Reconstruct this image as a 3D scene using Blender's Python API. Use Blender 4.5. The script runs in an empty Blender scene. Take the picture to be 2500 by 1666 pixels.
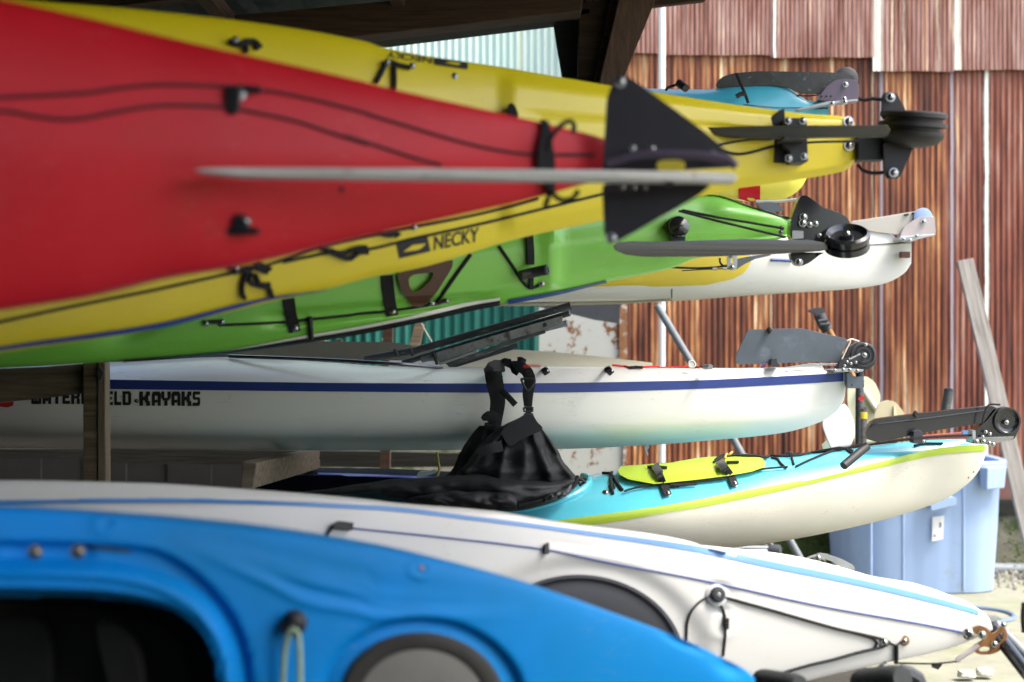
import bpy, bmesh, math, random
from mathutils import Vector, Matrix, noise
from mathutils.bvhtree import BVHTree
from mathutils.geometry import tessellate_polygon
random.seed(7)
S = bpy.context.scene
# ---------------------------------------------------------------- camera
CAMZ = 1.25; K = 0.72/2500.0
cd = bpy.data.cameras.new("camera"); cam = bpy.data.objects.new("camera", cd); S.collection.objects.link(cam)
cam.location = (0, 0, CAMZ); cam.rotation_euler = (math.radians(90), 0, 0)
cd.lens = 50; cd.sensor_width = 36; cd.clip_end = 400; cd.clip_start = 0.05
cd.dof.use_dof = True; cd.dof.focus_distance = 4.6; cd.dof.aperture_fstop = 2.3
S.camera = cam
# ---------------------------------------------------------------- sky, sun, exposure
W = bpy.data.worlds.new("World"); S.world = W; W.use_nodes = True
nt = W.node_tree; nt.nodes.clear()
sk = nt.nodes.new('ShaderNodeTexSky'); sk.sky_type = 'NISHITA'; sk.sun_disc = False
sk.sun_elevation = math.radians(58); sk.sun_rotation = math.radians(110); sk.dust_density = 4; sk.air_density = 1.0; sk.ozone_density = 0.6
bg = nt.nodes.new('ShaderNodeBackground'); bg.inputs[1].default_value = 0.15
wo = nt.nodes.new('ShaderNodeOutputWorld'); nt.links.new(sk.outputs[0], bg.inputs[0]); nt.links.new(bg.outputs[0], wo.inputs[0])
sd = bpy.data.lights.new("sun", 'SUN'); sd.energy = 1.5; sd.angle = math.radians(22); sd.color = (1, .97, .91)
sun = bpy.data.objects.new("sun", sd); S.collection.objects.link(sun)
el, az = math.radians(58), math.radians(110)
sv = Vector((math.sin(az)*math.cos(el), math.cos(az)*math.cos(el), math.sin(el)))
sun.rotation_euler = sv.to_track_quat('Z', 'Y').to_euler(); sun.location = sv*20
S.view_settings.view_transform = 'Standard'; S.view_settings.look = 'None'
S.view_settings.exposure = 1.8; S.view_settings.gamma = 1
S.cycles.max_bounces = 8; S.cycles.diffuse_bounces = 5

# ---------------------------------------------------------------- helpers: place
def P(px, py, Y): return Vector(((px-1250)*K*Y, Y, CAMZ-(py-833)*K*Y))
def crop(ox, oy): return lambda *a: [(ox+a[i]/2.6133, oy+a[i+1]/2.6133) for i in range(0, len(a), 2)]
A_ = crop(0, 0); B_ = crop(800, 0); C_ = crop(1600, 0); D_ = crop(0, 500); E_ = crop(800, 500); F_ = crop(1600, 500)
G_ = crop(0, 1066); H_ = crop(800, 1066); I_ = crop(1600, 1066)
def N_(*a): return [(a[i], a[i+1]) for i in range(0, len(a), 2)]
def curve(pts):
    pts = sorted(pts); xs = [p[0] for p in pts]; ys = [p[1] for p in pts]; n = len(xs)
    d = [(ys[i+1]-ys[i])/max(1e-6, xs[i+1]-xs[i]) for i in range(n-1)]
    m = [d[0]]+[0 if d[i-1]*d[i] <= 0 else 2*d[i-1]*d[i]/(d[i-1]+d[i]) for i in range(1, n-1)]+[d[-1]]
    def f(x):
        if x <= xs[0]: return ys[0]+m[0]*(x-xs[0])
        if x >= xs[-1]: return ys[-1]+m[-1]*(x-xs[-1])
        i = 0
        while x > xs[i+1]: i += 1
        h = xs[i+1]-xs[i]; t = (x-xs[i])/h
        return (2*t**3-3*t*t+1)*ys[i]+(t**3-2*t*t+t)*h*m[i]+(-2*t**3+3*t*t)*ys[i+1]+(t**3-t*t)*h*m[i+1]
    return f
def lin(x0, y0, x1, y1): return lambda x: y0+(y1-y0)*(x-x0)/(x1-x0)
def catmull(p, step):
    if len(p) < 3:
        a, b = Vector(p[0]), Vector(p[1]); n = max(1, int((b-a).length/step)); return [a.lerp(b, i/n) for i in range(n+1)]
    q = [Vector(v) for v in p]; q = [q[0]*2-q[1]]+q+[q[-1]*2-q[-2]]; out = []
    for i in range(1, len(q)-2):
        n = max(1, int((q[i+1]-q[i]).length/step))
        for j in range(n):
            t = j/n; a, b, c, d = q[i-1:i+3]
            out.append(.5*((2*b)+(c-a)*t+(2*a-5*b+4*c-d)*t*t+(3*b-a-3*c+d)*t**3))
    out.append(q[-2]); return out
def gauss(x, s): return math.exp(-(x/s)**2)
def smooth(a, b, x):
    t = min(1, max(0, (x-a)/(b-a))); return t*t*(3-2*t)

# ---------------------------------------------------------------- helpers: materials
def mat(name, col, rough=.5, metal=0, var=.08, scale=6, bump=0, bscale=60, coat=0, col2=None, spots=None, stretch=(1, 1, 1), spec=.5, lo=.3, hi=.7, scr=0):
    m = bpy.data.materials.new(name); m.use_nodes = True; t = m.node_tree; b = t.nodes['Principled BSDF']; L = t.links.new
    b.inputs['Roughness'].default_value = rough; b.inputs['Metallic'].default_value = metal
    b.inputs['Coat Weight'].default_value = coat; b.inputs['Coat Roughness'].default_value = .12
    b.inputs['Specular IOR Level'].default_value = spec
    tc = t.nodes.new('ShaderNodeTexCoord'); mp = t.nodes.new('ShaderNodeMapping'); mp.inputs['Scale'].default_value = stretch
    L(tc.outputs['Object'], mp.inputs['Vector'])
    nz = t.nodes.new('ShaderNodeTexNoise'); nz.inputs['Scale'].default_value = scale; nz.inputs['Detail'].default_value = 7; nz.inputs['Roughness'].default_value = .62
    L(mp.outputs[0], nz.inputs['Vector'])
    cr = t.nodes.new('ShaderNodeValToRGB'); L(nz.outputs['Fac'], cr.inputs['Fac'])
    c2 = col2 or tuple(c*(1-2*var) for c in col)
    cr.color_ramp.elements[0].position = lo; cr.color_ramp.elements[1].position = hi
    cr.color_ramp.elements[0].color = (*c2, 1); cr.color_ramp.elements[1].color = (*col, 1)
    out = cr.outputs['Color']
    if spots:
        n2 = t.nodes.new('ShaderNodeTexNoise'); n2.inputs['Scale'].default_value = spots[1]; n2.inputs['Detail'].default_value = 6; n2.inputs['Roughness'].default_value = .7
        L(mp.outputs[0], n2.inputs['Vector'])
        r2 = t.nodes.new('ShaderNodeValToRGB'); r2.color_ramp.elements[0].position = spots[2]; r2.color_ramp.elements[1].position = spots[2]+spots[3]
        L(n2.outputs['Fac'], r2.inputs['Fac']); mx = t.nodes.new('ShaderNodeMix'); mx.data_type = 'RGBA'
        L(r2.outputs['Color'], mx.inputs[0]); L(out, mx.inputs[6]); mx.inputs[7].default_value = (*spots[0], 1); out = mx.outputs[2]
    if scr:
        ms = t.nodes.new('ShaderNodeMapping'); ms.inputs['Scale'].default_value = (1.2, 6, 16); ms.inputs['Rotation'].default_value = (.2, .12, .1); L(tc.outputs['Object'], ms.inputs['Vector'])
        n5 = t.nodes.new('ShaderNodeTexNoise'); n5.inputs['Scale'].default_value = 5; n5.inputs['Detail'].default_value = 2; L(ms.outputs[0], n5.inputs['Vector'])
        s5 = t.nodes.new('ShaderNodeMath'); s5.operation = 'SUBTRACT'; s5.inputs[1].default_value = .5; L(n5.outputs['Fac'], s5.inputs[0])
        a5 = t.nodes.new('ShaderNodeMath'); a5.operation = 'ABSOLUTE'; L(s5.outputs[0], a5.inputs[0])
        r5 = t.nodes.new('ShaderNodeMapRange'); r5.inputs['From Max'].default_value = .007; r5.inputs['To Min'].default_value = abs(scr); r5.inputs['To Max'].default_value = 0; L(a5.outputs[0], r5.inputs['Value'])
        n6 = t.nodes.new('ShaderNodeTexNoise'); n6.inputs['Scale'].default_value = 7; n6.inputs['Detail'].default_value = 5; L(tc.outputs['Object'], n6.inputs['Vector'])
        r6 = t.nodes.new('ShaderNodeMapRange'); r6.inputs['From Min'].default_value = .5; r6.inputs['From Max'].default_value = .62; L(n6.outputs['Fac'], r6.inputs['Value'])
        m6 = t.nodes.new('ShaderNodeMath'); m6.operation = 'MULTIPLY'; L(r5.outputs[0], m6.inputs[0]); L(r6.outputs[0], m6.inputs[1])
        mx = t.nodes.new('ShaderNodeMix'); mx.data_type = 'RGBA'; L(m6.outputs[0], mx.inputs[0]); L(out, mx.inputs[6]); mx.inputs[7].default_value = (.75, .75, .72, 1) if scr > 0 else (.16, .14, .10, 1); out = mx.outputs[2]
    L(out, b.inputs['Base Color'])
    mr = t.nodes.new('ShaderNodeMapRange'); mr.inputs['To Min'].default_value = max(.03, rough-.08); mr.inputs['To Max'].default_value = min(1, rough+.12)
    n3 = t.nodes.new('ShaderNodeTexNoise'); n3.inputs['Scale'].default_value = scale*2.3; n3.inputs['Detail'].default_value = 5
    L(mp.outputs[0], n3.inputs['Vector']); L(n3.outputs['Fac'], mr.inputs['Value']); L(mr.outputs[0], b.inputs['Roughness'])
    if bump:
        nb = t.nodes.new('ShaderNodeTexNoise'); nb.inputs['Scale'].default_value = bscale; nb.inputs['Detail'].default_value = 6
        L(mp.outputs[0], nb.inputs['Vector']); bp = t.nodes.new('ShaderNodeBump'); bp.inputs['Strength'].default_value = bump; bp.inputs['Distance'].default_value = .004
        L(nb.outputs['Fac'], bp.inputs['Height']); L(bp.outputs[0], b.inputs['Normal'])
    return m
def wood(name, c1, c2, rough=.75):
    return mat(name, c1, rough, col2=c2, scale=5, stretch=(.7, 14, 14), bump=.5, bscale=9, lo=.35, hi=.68, spec=.3)
def rustmat(name, cols, poss, white=(), seed=0, rough=.62, sc=34):
    # corrugated sheet: streaks that run down the sheet; 'white' = x-bands (metres) given their own flat colour
    m = bpy.data.materials.new(name); m.use_nodes = True; t = m.node_tree; b = t.nodes['Principled BSDF']; L = t.links.new
    tc = t.nodes.new('ShaderNodeTexCoord'); mp = t.nodes.new('ShaderNodeMapping'); mp.inputs['Scale'].default_value = (1, .02, .045)
    mp.inputs['Location'].default_value = (seed*3.7, 0, seed*1.3); L(tc.outputs['Object'], mp.inputs['Vector'])
    nz = t.nodes.new('ShaderNodeTexNoise'); nz.inputs['Scale'].default_value = sc; nz.inputs['Detail'].default_value = 4; nz.inputs['Roughness'].default_value = .6
    L(mp.outputs[0], nz.inputs['Vector'])
    n2 = t.nodes.new('ShaderNodeTexNoise'); n2.inputs['Scale'].default_value = 9; n2.inputs['Detail'].default_value = 8; n2.inputs['Roughness'].default_value = .7
    m2 = t.nodes.new('ShaderNodeMapping'); m2.inputs['Scale'].default_value = (1, 1, .4); L(tc.outputs['Object'], m2.inputs['Vector']); L(m2.outputs[0], n2.inputs['Vector'])
    ad = t.nodes.new('ShaderNodeMath'); ad.operation = 'MULTIPLY_ADD'; ad.inputs[1].default_value = .24; L(n2.outputs['Fac'], ad.inputs[0]); L(nz.outputs['Fac'], ad.inputs[2])
    m7 = t.nodes.new('ShaderNodeMapping'); m7.inputs['Scale'].default_value = (1, .02, .16); m7.inputs['Location'].default_value = (seed*1.9, 0, 0); L(tc.outputs['Object'], m7.inputs['Vector'])
    n7 = t.nodes.new('ShaderNodeTexNoise'); n7.inputs['Scale'].default_value = 6.5; n7.inputs['Detail'].default_value = 3; L(m7.outputs[0], n7.inputs['Vector'])
    a7 = t.nodes.new('ShaderNodeMath'); a7.operation = 'MULTIPLY_ADD'; a7.inputs[1].default_value = .62; L(n7.outputs['Fac'], a7.inputs[0]); L(ad.outputs[0], a7.inputs[2])
    sb = t.nodes.new('ShaderNodeMath'); sb.operation = 'SUBTRACT'; sb.inputs[1].default_value = .12+.31; L(a7.outputs[0], sb.inputs[0])
    cr = t.nodes.new('ShaderNodeValToRGB'); L(sb.outputs[0], cr.inputs['Fac'])
    while len(cr.color_ramp.elements) < len(cols): cr.color_ramp.elements.new(.5)
    for e, c, p in zip(cr.color_ramp.elements, cols, poss): e.position = p; e.color = (*c, 1)
    for e, c, p in zip(cr.color_ramp.elements, cols, poss): e.position = p; e.color = (*c, 1)
    out = cr.outputs['Color']
    sp = t.nodes.new('ShaderNodeSeparateXYZ'); L(tc.outputs['Object'], sp.inputs[0])
    wn = t.nodes.new('ShaderNodeMath'); wn.operation = 'MULTIPLY_ADD'; wn.inputs[1].default_value = .03; L(n2.outputs['Fac'], wn.inputs[0]); L(sp.outputs['X'], wn.inputs[2])
    for (wx, ww, wc) in white:
        s_ = t.nodes.new('ShaderNodeMath'); s_.operation = 'SUBTRACT'; s_.inputs[1].default_value = wx+.015; L(wn.outputs[0], s_.inputs[0])
        a_ = t.nodes.new('ShaderNodeMath'); a_.operation = 'ABSOLUTE'; L(s_.outputs[0], a_.inputs[0])
        r_ = t.nodes.new('ShaderNodeMapRange'); r_.inputs['From Min'].default_value = ww*.72; r_.inputs['From Max'].default_value = ww*1.25; r_.inputs['To Min'].default_value = 1; r_.inputs['To Max'].default_value = 0; L(a_.outputs[0], r_.inputs['Value'])
        mx = t.nodes.new('ShaderNodeMix'); mx.data_type = 'RGBA'; L(r_.outputs[0], mx.inputs[0]); L(out, mx.inputs[6]); mx.inputs[7].default_value = (*wc, 1); out = mx.outputs[2]
    L(out, b.inputs['Base Color']); b.inputs['Roughness'].default_value = rough; b.inputs['Specular IOR Level'].default_value = .4
    bp = t.nodes.new('ShaderNodeBump'); bp.inputs['Strength'].default_value = .35; bp.inputs['Distance'].default_value = .003
    n4 = t.nodes.new('ShaderNodeTexNoise'); n4.inputs['Scale'].default_value = 90; n4.inputs['Detail'].default_value = 4; L(tc.outputs['Object'], n4.inputs['Vector'])
    L(n4.outputs['Fac'], bp.inputs['Height']); L(bp.outputs[0], b.inputs['Normal'])
    return m
def lin3(r, g, b):
    f = lambda c: (c/255/12.92) if c/255 <= .04045 else ((c/255+.055)/1.055)**2.4
    return (f(r), f(g), f(b))
M = dict(
 red=mat('red_gelcoat', (.69, .012, .024), .42, scr=.12, var=.12, scale=2, bump=.05, bscale=25, spec=.25, spots=((.56, .02, .02), 5, .60, .12)),
 yellow=mat('yellow_gelcoat', (.74, .60, .008), .36, scr=-.4, var=.04, scale=3, coat=.2, spots=((.5, .38, .03), 9, .66, .06)),
 yellow2=mat('warm_yellow_paint', (.80, .62, .06), .4, var=.04, scale=4),
 green=mat('green_plastic', (.21, .60, .075), .34, scr=.2, var=.06, scale=3, coat=.3),
 blue=mat('blue_polyethylene', (.000, .25, .74), .5, spec=.14, scr=.10, var=.06, scale=2.2, col2=(.000, .20, .52), bump=.07, bscale=140, lo=.38, hi=.62),
 white=mat('white_gelcoat', (.77, .77, .72), .34, scr=-.45, var=.02, scale=3, coat=.25, spots=((.56, .52, .42), 14, .66, .05)),
 white2=mat('clean_white_gelcoat', (.80, .795, .75), .3, scr=-.35, var=.015, scale=3, coat=.3),
 cream=mat('cream_hull', (.73, .71, .60), .4, scr=-.5, var=.06, scale=2.5, coat=.15, spots=((.50, .44, .30), 5, .62, .2)),
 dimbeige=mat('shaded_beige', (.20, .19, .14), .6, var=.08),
 deckgrey=mat('grey_white_deck', (.62, .62, .585), .38, var=.03, scale=3, coat=.2, scr=-.35, spots=((.50, .47, .38), 11, .66, .05)),
 cyan=mat('turquoise_gelcoat', (.10, .51, .62), .22, var=.03, scale=3, coat=.5),
 cyan2=mat('sky_blue_gelcoat', (.06, .42, .58), .3, var=.04, scale=3, coat=.3),
 lime=mat('lime_paint', (.40, .55, .035), .34, var=.03, scale=4, coat=.3),
 navy=mat('navy_tape', (.018, .045, .24), .4, var=.12, scale=30, stretch=(.2, 1, 6)),
 skyline=mat('mid_blue_tape', (.10, .28, .60), .4, var=.05),
 black=mat('black_rubber', (.022, .022, .024), .55, var=.2, scale=20, bump=.1),
 gloss=mat('black_plastic_glossy', (.018, .020, .024), .18, var=.1, coat=.6),
 plate=mat('dark_grey_plate', (.034, .031, .038), .48, var=.2, scale=12),
 cord=mat('black_cord', (.012, .012, .014), .8, var=.3, scale=200, bump=.5, bscale=600),
 redcord=mat('red_cord', (.62, .02, .03), .7, var=.1),
 palecord=mat('pale_green_cord', (.50, .68, .42), .7, var=.15, scale=120, bump=.4, bscale=500),
 whitecord=mat('white_cord', (.7, .68, .6), .8, var=.1),
 steel=mat('stainless_steel', (.42, .42, .40), .25, 1, var=.1, scale=40),
 alu=mat('dull_aluminium', (.48, .50, .50), .42, .8, var=.1, scale=20),
 grey=mat('slate_grey_plastic', (.115, .14, .17), .5, var=.12, scale=9, spots=((.18, .22, .26), 10, .56, .2)),
 grey2=mat('charcoal_plastic', (.045, .05, .058), .55, var=.15, scale=14),
 purple=mat('purple_grey_anodised', (.12, .095, .14), .4, var=.06, scale=10),
 blade=mat('weathered_blade', (.60, .59, .54), .6, var=.05, scale=12, spots=((.36, .34, .3), 26, .60, .1)),
 olive=mat('dark_olive_blade', (.045, .042, .02), .5, var=.3, scale=30, stretch=(.3, 3, 3)),
 beige=mat('beige_plastic', (.50, .47, .36), .5, var=.06),
 pinkgrey=mat('pink_grey_metal', (.46, .41, .40), .45, var=.05),
 brown=mat('brown_bakelite', (.10, .042, .022), .5, var=.2, scale=20),
 bronze=mat('bronze_plate', (.33, .15, .05), .42, .3, var=.2, scale=30),
 fabric=mat('black_nylon', (.020, .021, .024), .62, var=.3, scale=30, bump=.9, bscale=32, spec=.4),
 web=mat('black_webbing', (.012, .012, .014), .85, var=.3, scale=150, bump=.6, bscale=500),
 tubem=mat('weathered_grey_tube', (.085, .092, .09), .55, var=.25, scale=14, stretch=(1, 5, 5), spots=((.15, .16, .15), 18, .56, .1)),
 angle=mat('galvanised_angle', (.23, .24, .23), .55, .3, var=.25, scale=22, spots=((.055, .05, .045), 25, .55, .1)),
 pipe=mat('grey_pipe', (.22, .25, .27), .5, var=.12, scale=15),
 pvc=mat('white_pvc', (.78, .76, .70), .45, var=.05, scale=5, spots=((.55, .42, .22), 6, .60, .15)),
 wood=wood('weathered_wood', (.24, .18, .115), (.10, .075, .047)),
 woodlt=wood('grey_plank', (.40, .37, .33), (.20, .18, .155)),
 wooddk=wood('dark_beam', (.085, .048, .028), (.032, .019, .012)),
 woodbk=wood('black_stained_wood', (.020, .020, .015), (.009, .009, .007)),
 bin=mat('light_blue_bin', (.32, .44, .66), .45, var=.05, scale=3, bump=.03, spots=((.30, .36, .42), 7, .58, .15)),
 paper=mat('paper', (.78, .78, .76), .8, var=.03),
 foam=mat('charcoal_foam', (.035, .04, .042), .9, var=.15, scale=40, bump=.5, bscale=300),
 padgrey=mat('grey_hatch_top', (.20, .20, .18), .8, var=.1, scale=12, bump=.3, bscale=300),
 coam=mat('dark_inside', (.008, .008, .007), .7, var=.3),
 rubberhatch=mat('black_hatch_rubber', (.018, .020, .028), .42, var=.1, scale=8, bump=.08),
 recess=mat('grey_recess_paint', (.50, .53, .54), .45, var=.03),
 ink=mat('black_lettering', (.012, .014, .014), .6, var=.2),
 whiteink=mat('white_lettering', (.7, .7, .7), .6),
 redink=mat('red_lettering', (.55, .02, .02), .5),
 trimblue=mat('blue_hull', (.012, .05, .28), .4, var=.1),
 rustpanel=mat('painted_panel', (.44, .45, .40), .5, var=.05, scale=4, spots=((.17, .065, .015), 7, .535, .04)),
 concrete=mat('old_concrete', (.24, .225, .165), .9, var=.2, scale=8, bump=.9, bscale=40, spots=((.075, .10, .035), 12, .50, .09)),
 ground=mat('pale_concrete_ground', (.27, .27, .20), .9, var=.12, scale=7, bump=.5, bscale=70, spots=((.19, .21, .10), 3.2, .5, .25)),
 gravel=mat('gravel', (.36, .34, .28), .95, var=.3, scale=70, bump=1, bscale=90),
 stone=mat('white_stone', (.66, .65, .58), .9, var=.15, scale=40, bump=.8, bscale=60),
 leaf=mat('leaf', (.08, .30, .03), .5, var=.2),
 moss=mat('moss', (.10, .15, .03), .95, var=.35, scale=60, bump=1, bscale=150),
 palewhite=mat('translucent_white_blade', (.78, .80, .82), .4, var=.02),
 creamblade=mat('cream_blade', (.74, .74, .52), .4, var=.06, scale=8),
 yel=mat('yellow_tape', (.6, .45, .03), .5), hose=mat('blue_grey_hose', (.16, .22, .32), .4),
 dirtred=mat('brick_red_boards', (.22, .10, .08), .8, var=.2, scale=14),
 tin=mat('roof_tin', (.05, .055, .05), .7, var=.3, scale=9),
)
# ---------------------------------------------------------------- helpers: things and meshes
ROOTS = []
def T(name, label, cat, group=None):
    o = bpy.data.objects.new(name, None); S.collection.objects.link(o); o.empty_display_size = .1
    o['label'] = label; o['category'] = cat
    if group: o['group'] = group
    ROOTS.append(o); return o
def tag(o, label, cat, group=None):
    o['label'] = label; o['category'] = cat
    if group: o['group'] = group
    ROOTS.append(o); return o
def struct(o): o['kind'] = 'structure'; return o
def mk(name, vs, fs, m, par=None, smooth_=True, bevel=0, solid=0, normals=True, sharp=True):
    me = bpy.data.meshes.new(name); me.from_pydata([tuple(v) for v in vs], [], fs); me.update()
    if normals:
        b = bmesh.new(); b.from_mesh(me); bmesh.ops.recalc_face_normals(b, faces=b.faces); b.to_mesh(me); b.free()
    for p in me.polygons: p.use_smooth = smooth_
    me.materials.append(M[m] if isinstance(m, str) else m)
    o = bpy.data.objects.new(name, me); S.collection.objects.link(o)
    if par: o.parent = par
    if bevel:
        md = o.modifiers.new('bevel', 'BEVEL'); md.width = bevel; md.segments = 2; md.limit_method = 'ANGLE'; md.angle_limit = math.radians(50)
    if smooth_ and sharp:
        try: me.set_sharp_from_angle(angle=math.radians(38))
        except Exception: pass
    return o
def tube(name, pts, r, m, par=None, seg=8, taper=None):
    pts = [Vector(p) for p in pts]; vs = []; fs = []; up = Vector((0, 0, 1)); n = len(pts); prev = None
    for i, p in enumerate(pts):
        t = (pts[min(i+1, n-1)]-pts[max(i-1, 0)])
        if t.length < 1e-9: t = Vector((1, 0, 0))
        t.normalize()
        if prev is None: a = t.cross(up if abs(t.z) < .9 else Vector((1, 0, 0)))
        else: a = prev-t*prev.dot(t)
        a.normalize(); prev = a; b = t.cross(a); rr = r*(taper(i/(n-1)) if taper else 1)
        for s in range(seg):
            q = 2*math.pi*s/seg; vs.append(p+(a*math.cos(q)+b*math.sin(q))*rr)
    for i in range(n-1):
        for s in range(seg): fs.append((i*seg+s, i*seg+(s+1) % seg, (i+1)*seg+(s+1) % seg, (i+1)*seg+s))
    fs.append(tuple(range(seg))); fs.append(tuple((n-1)*seg+s for s in range(seg)))
    return mk(name, vs, fs, m, par)
def ctube(name, pts, r, m, par=None, step=None, **k): return tube(name, catmull(pts, step or max(.004, r*2)), r, m, par, **k)
def chaikin(p, it=2, f=.22):
    p = [Vector(q) for q in p]
    for _ in range(it):
        o = []
        for i in range(len(p)):
            a, b = p[i], p[(i+1) % len(p)]; o += [a.lerp(b, f), a.lerp(b, 1-f)]
        p = o
    return p
def plate(name, poly, Y, th, m, par=None, holes=(), rnd=0, bevel=0, f=.22):
    """flat plate: an outline at its own distance Y (number or function of px, py) with real thickness"""
    Yf = Y if callable(Y) else (lambda x, y: Y)
    loops = [poly]+list(holes)
    if rnd: loops = [chaikin(l, rnd, f) for l in loops]
    loops = [[Vector((q[0], q[1])) for q in l] for l in loops]
    w = [[P(q[0], q[1], Yf(q[0], q[1])) for q in l] for l in loops]
    tri = tessellate_polygon([[Vector((q.x, q.z, 0)) for q in l] for l in w])
    flat = [v for l in w for v in l]; n = len(flat)
    vs = flat+[v+Vector((0, th, 0)) for v in flat]
    fs = [tuple(t) for t in tri]+[tuple(i+n for i in reversed(t)) for t in tri]; k = 0
    for l in w:
        for i in range(len(l)): a, b = k+i, k+(i+1) % len(l); fs.append((a, b, b+n, a+n))
        k += len(l)
    return mk(name, vs, fs, m, par, smooth_=False, bevel=bevel)
def lathe(name, c, axis, prof, m, par=None, seg=28, sx=1):
    ax = Vector(axis).normalized(); a = ax.cross(Vector((0, 0, 1)) if abs(ax.z) < .9 else Vector((1, 0, 0))).normalized(); b = ax.cross(a); c = Vector(c)
    vs = []; fs = []; n = len(prof)
    for (r, h) in prof:
        for s in range(seg): q = 2*math.pi*s/seg; vs.append(c+ax*h+(a*math.cos(q)*sx+b*math.sin(q))*r)
    for i in range(n-1):
        for s in range(seg): fs.append((i*seg+s, i*seg+(s+1) % seg, (i+1)*seg+(s+1) % seg, (i+1)*seg+s))
    fs.append(tuple(range(seg))); fs.append(tuple((n-1)*seg+s for s in range(seg)))
    return mk(name, vs, fs, m, par)
def bolt(pos, nrm, r, par, m='steel', name='bolt'):
    return lathe(name, pos, nrm, [(r*1.25, 0), (r*1.25, r*.18), (r*.9, r*.2), (r*.88, r*.5), (r*.6, r*.8), (r*.25, r*.92)], m, par, seg=16)
TOCAM = Vector((0, -1, 0))
def pbolt(px, py, Y, rp, par, **k): return bolt(P(px, py, Y), (0, -1, .05), rp*K*Y, par, **k)
def beam(name, p0, p1, w, h, m, par=None, roll=0, bevel=.003):
    p0, p1 = Vector(p0), Vector(p1); d = p1-p0; L = d.length
    x = d.normalized(); z = Vector((0, 0, 1)) if abs(x.z) < .95 else Vector((1, 0, 0)); y = z.cross(x).normalized(); z = x.cross(y)
    R = Matrix((x, y, z)).transposed().to_4x4() @ Matrix.Rotation(roll, 4, 'X')
    n = max(2, int(L/.12)); vs = []; fs = []
    for i in range(n+1):
        for (a, b) in ((-1, -1), (1, -1), (1, 1), (-1, 1)):
            j = .0012; vs.append((L*i/n, a*w/2+random.uniform(-j, j), b*h/2+random.uniform(-j, j)))
    for i in range(n):
        for s in range(4): fs.append((i*4+s, i*4+(s+1) % 4, (i+1)*4+(s+1) % 4, (i+1)*4+s))
    fs += [(0, 1, 2, 3), (n*4, n*4+1, n*4+2, n*4+3)]
    o = mk(name, vs, fs, m, None, smooth_=False, bevel=bevel)
    o.matrix_world = Matrix.Translation(p0) @ R
    if par: o.parent = par
    o['fixed'] = 1
    return o
# surfaces to lay things on
class Surf:
    def __init__(s): s.v = []; s.f = []; s.b = None
    def add(s, o):
        n = len(s.v); s.v += [v.co.copy() for v in o.data.vertices]; s.f += [tuple(i+n for i in p.vertices) for p in o.data.polygons]; s.b = None; return o
    def hit(s, px, py, off=0):
        if s.b is None: s.b = BVHTree.FromPolygons(s.v, s.f)
        o = Vector((0, 0, CAMZ)); d = P(px, py, 1)-o; l, n, i, t = s.b.ray_cast(o, d.normalized())
        if l is None: return None, None
        if n.dot(d) > 0: n = -n
        return l+n*off, n
    def pts(s, pp, off, step=10, lift=None):
        q = catmull([Vector((a, b)) for a, b in pp], step); out = []; Y = None; miss = 0
        for i, v in enumerate(q):
            l, n = s.hit(v.x, v.y, off)
            if l is None:
                out.append(None)
            else: out.append(l)
        known = [p.y for p in out if p is not None] or [3]
        for i in range(len(out)):
            if out[i] is None:
                yy = next((out[j].y for j in range(i-1, -1, -1) if out[j] is not None), None) or known[0]
                out[i] = P(q[i].x, q[i].y, yy)
        return out
def scord(name, sf, pp, rp, m, par, Yref=None, step=10, off=.6):
    Y = sf.pts(pp[:1]+pp[-1:], 0, 400)[0].y if Yref is None else Yref
    r = rp*K*Y; return tube(name, sf.pts(pp, r*off, step), r, m, par)
def sbolt(sf, px, py, rp, par, m='steel', off=0, name='bolt'):
    l, n = sf.hit(px, py, off)
    if l is None: return None
    n = (n+TOCAM*.6).normalized(); return bolt(l, n, rp*K*l.y, par, m, name)
def stripe(name, sf, top, bot, m, par, off=.0012, step=14, rows=3, x0=None, x1=None):
    ft, fb = curve(top), curve(bot); a = max(top[0][0], bot[0][0]) if x0 is None else x0; b = min(top[-1][0], bot[-1][0]) if x1 is None else x1
    n = max(2, int((b-a)/step)); vs = []; fs = []; last = {}
    for i in range(n+1):
        x = a+(b-a)*i/n
        for j in range(rows+1):
            y = ft(x)+(fb(x)-ft(x))*j/rows; l, nn = sf.hit(x, y, off)
            if l is None: l = P(x, y, last.get(j, last.get(max(0, j-1), 3)))
            last[j] = l.y; vs.append(l)
    for i in range(n):
        for j in range(rows): q = i*(rows+1)+j; fs.append((q, q+1, q+rows+2, q+rows+1))
    return mk(name, vs, fs, m, par, normals=False)
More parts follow.
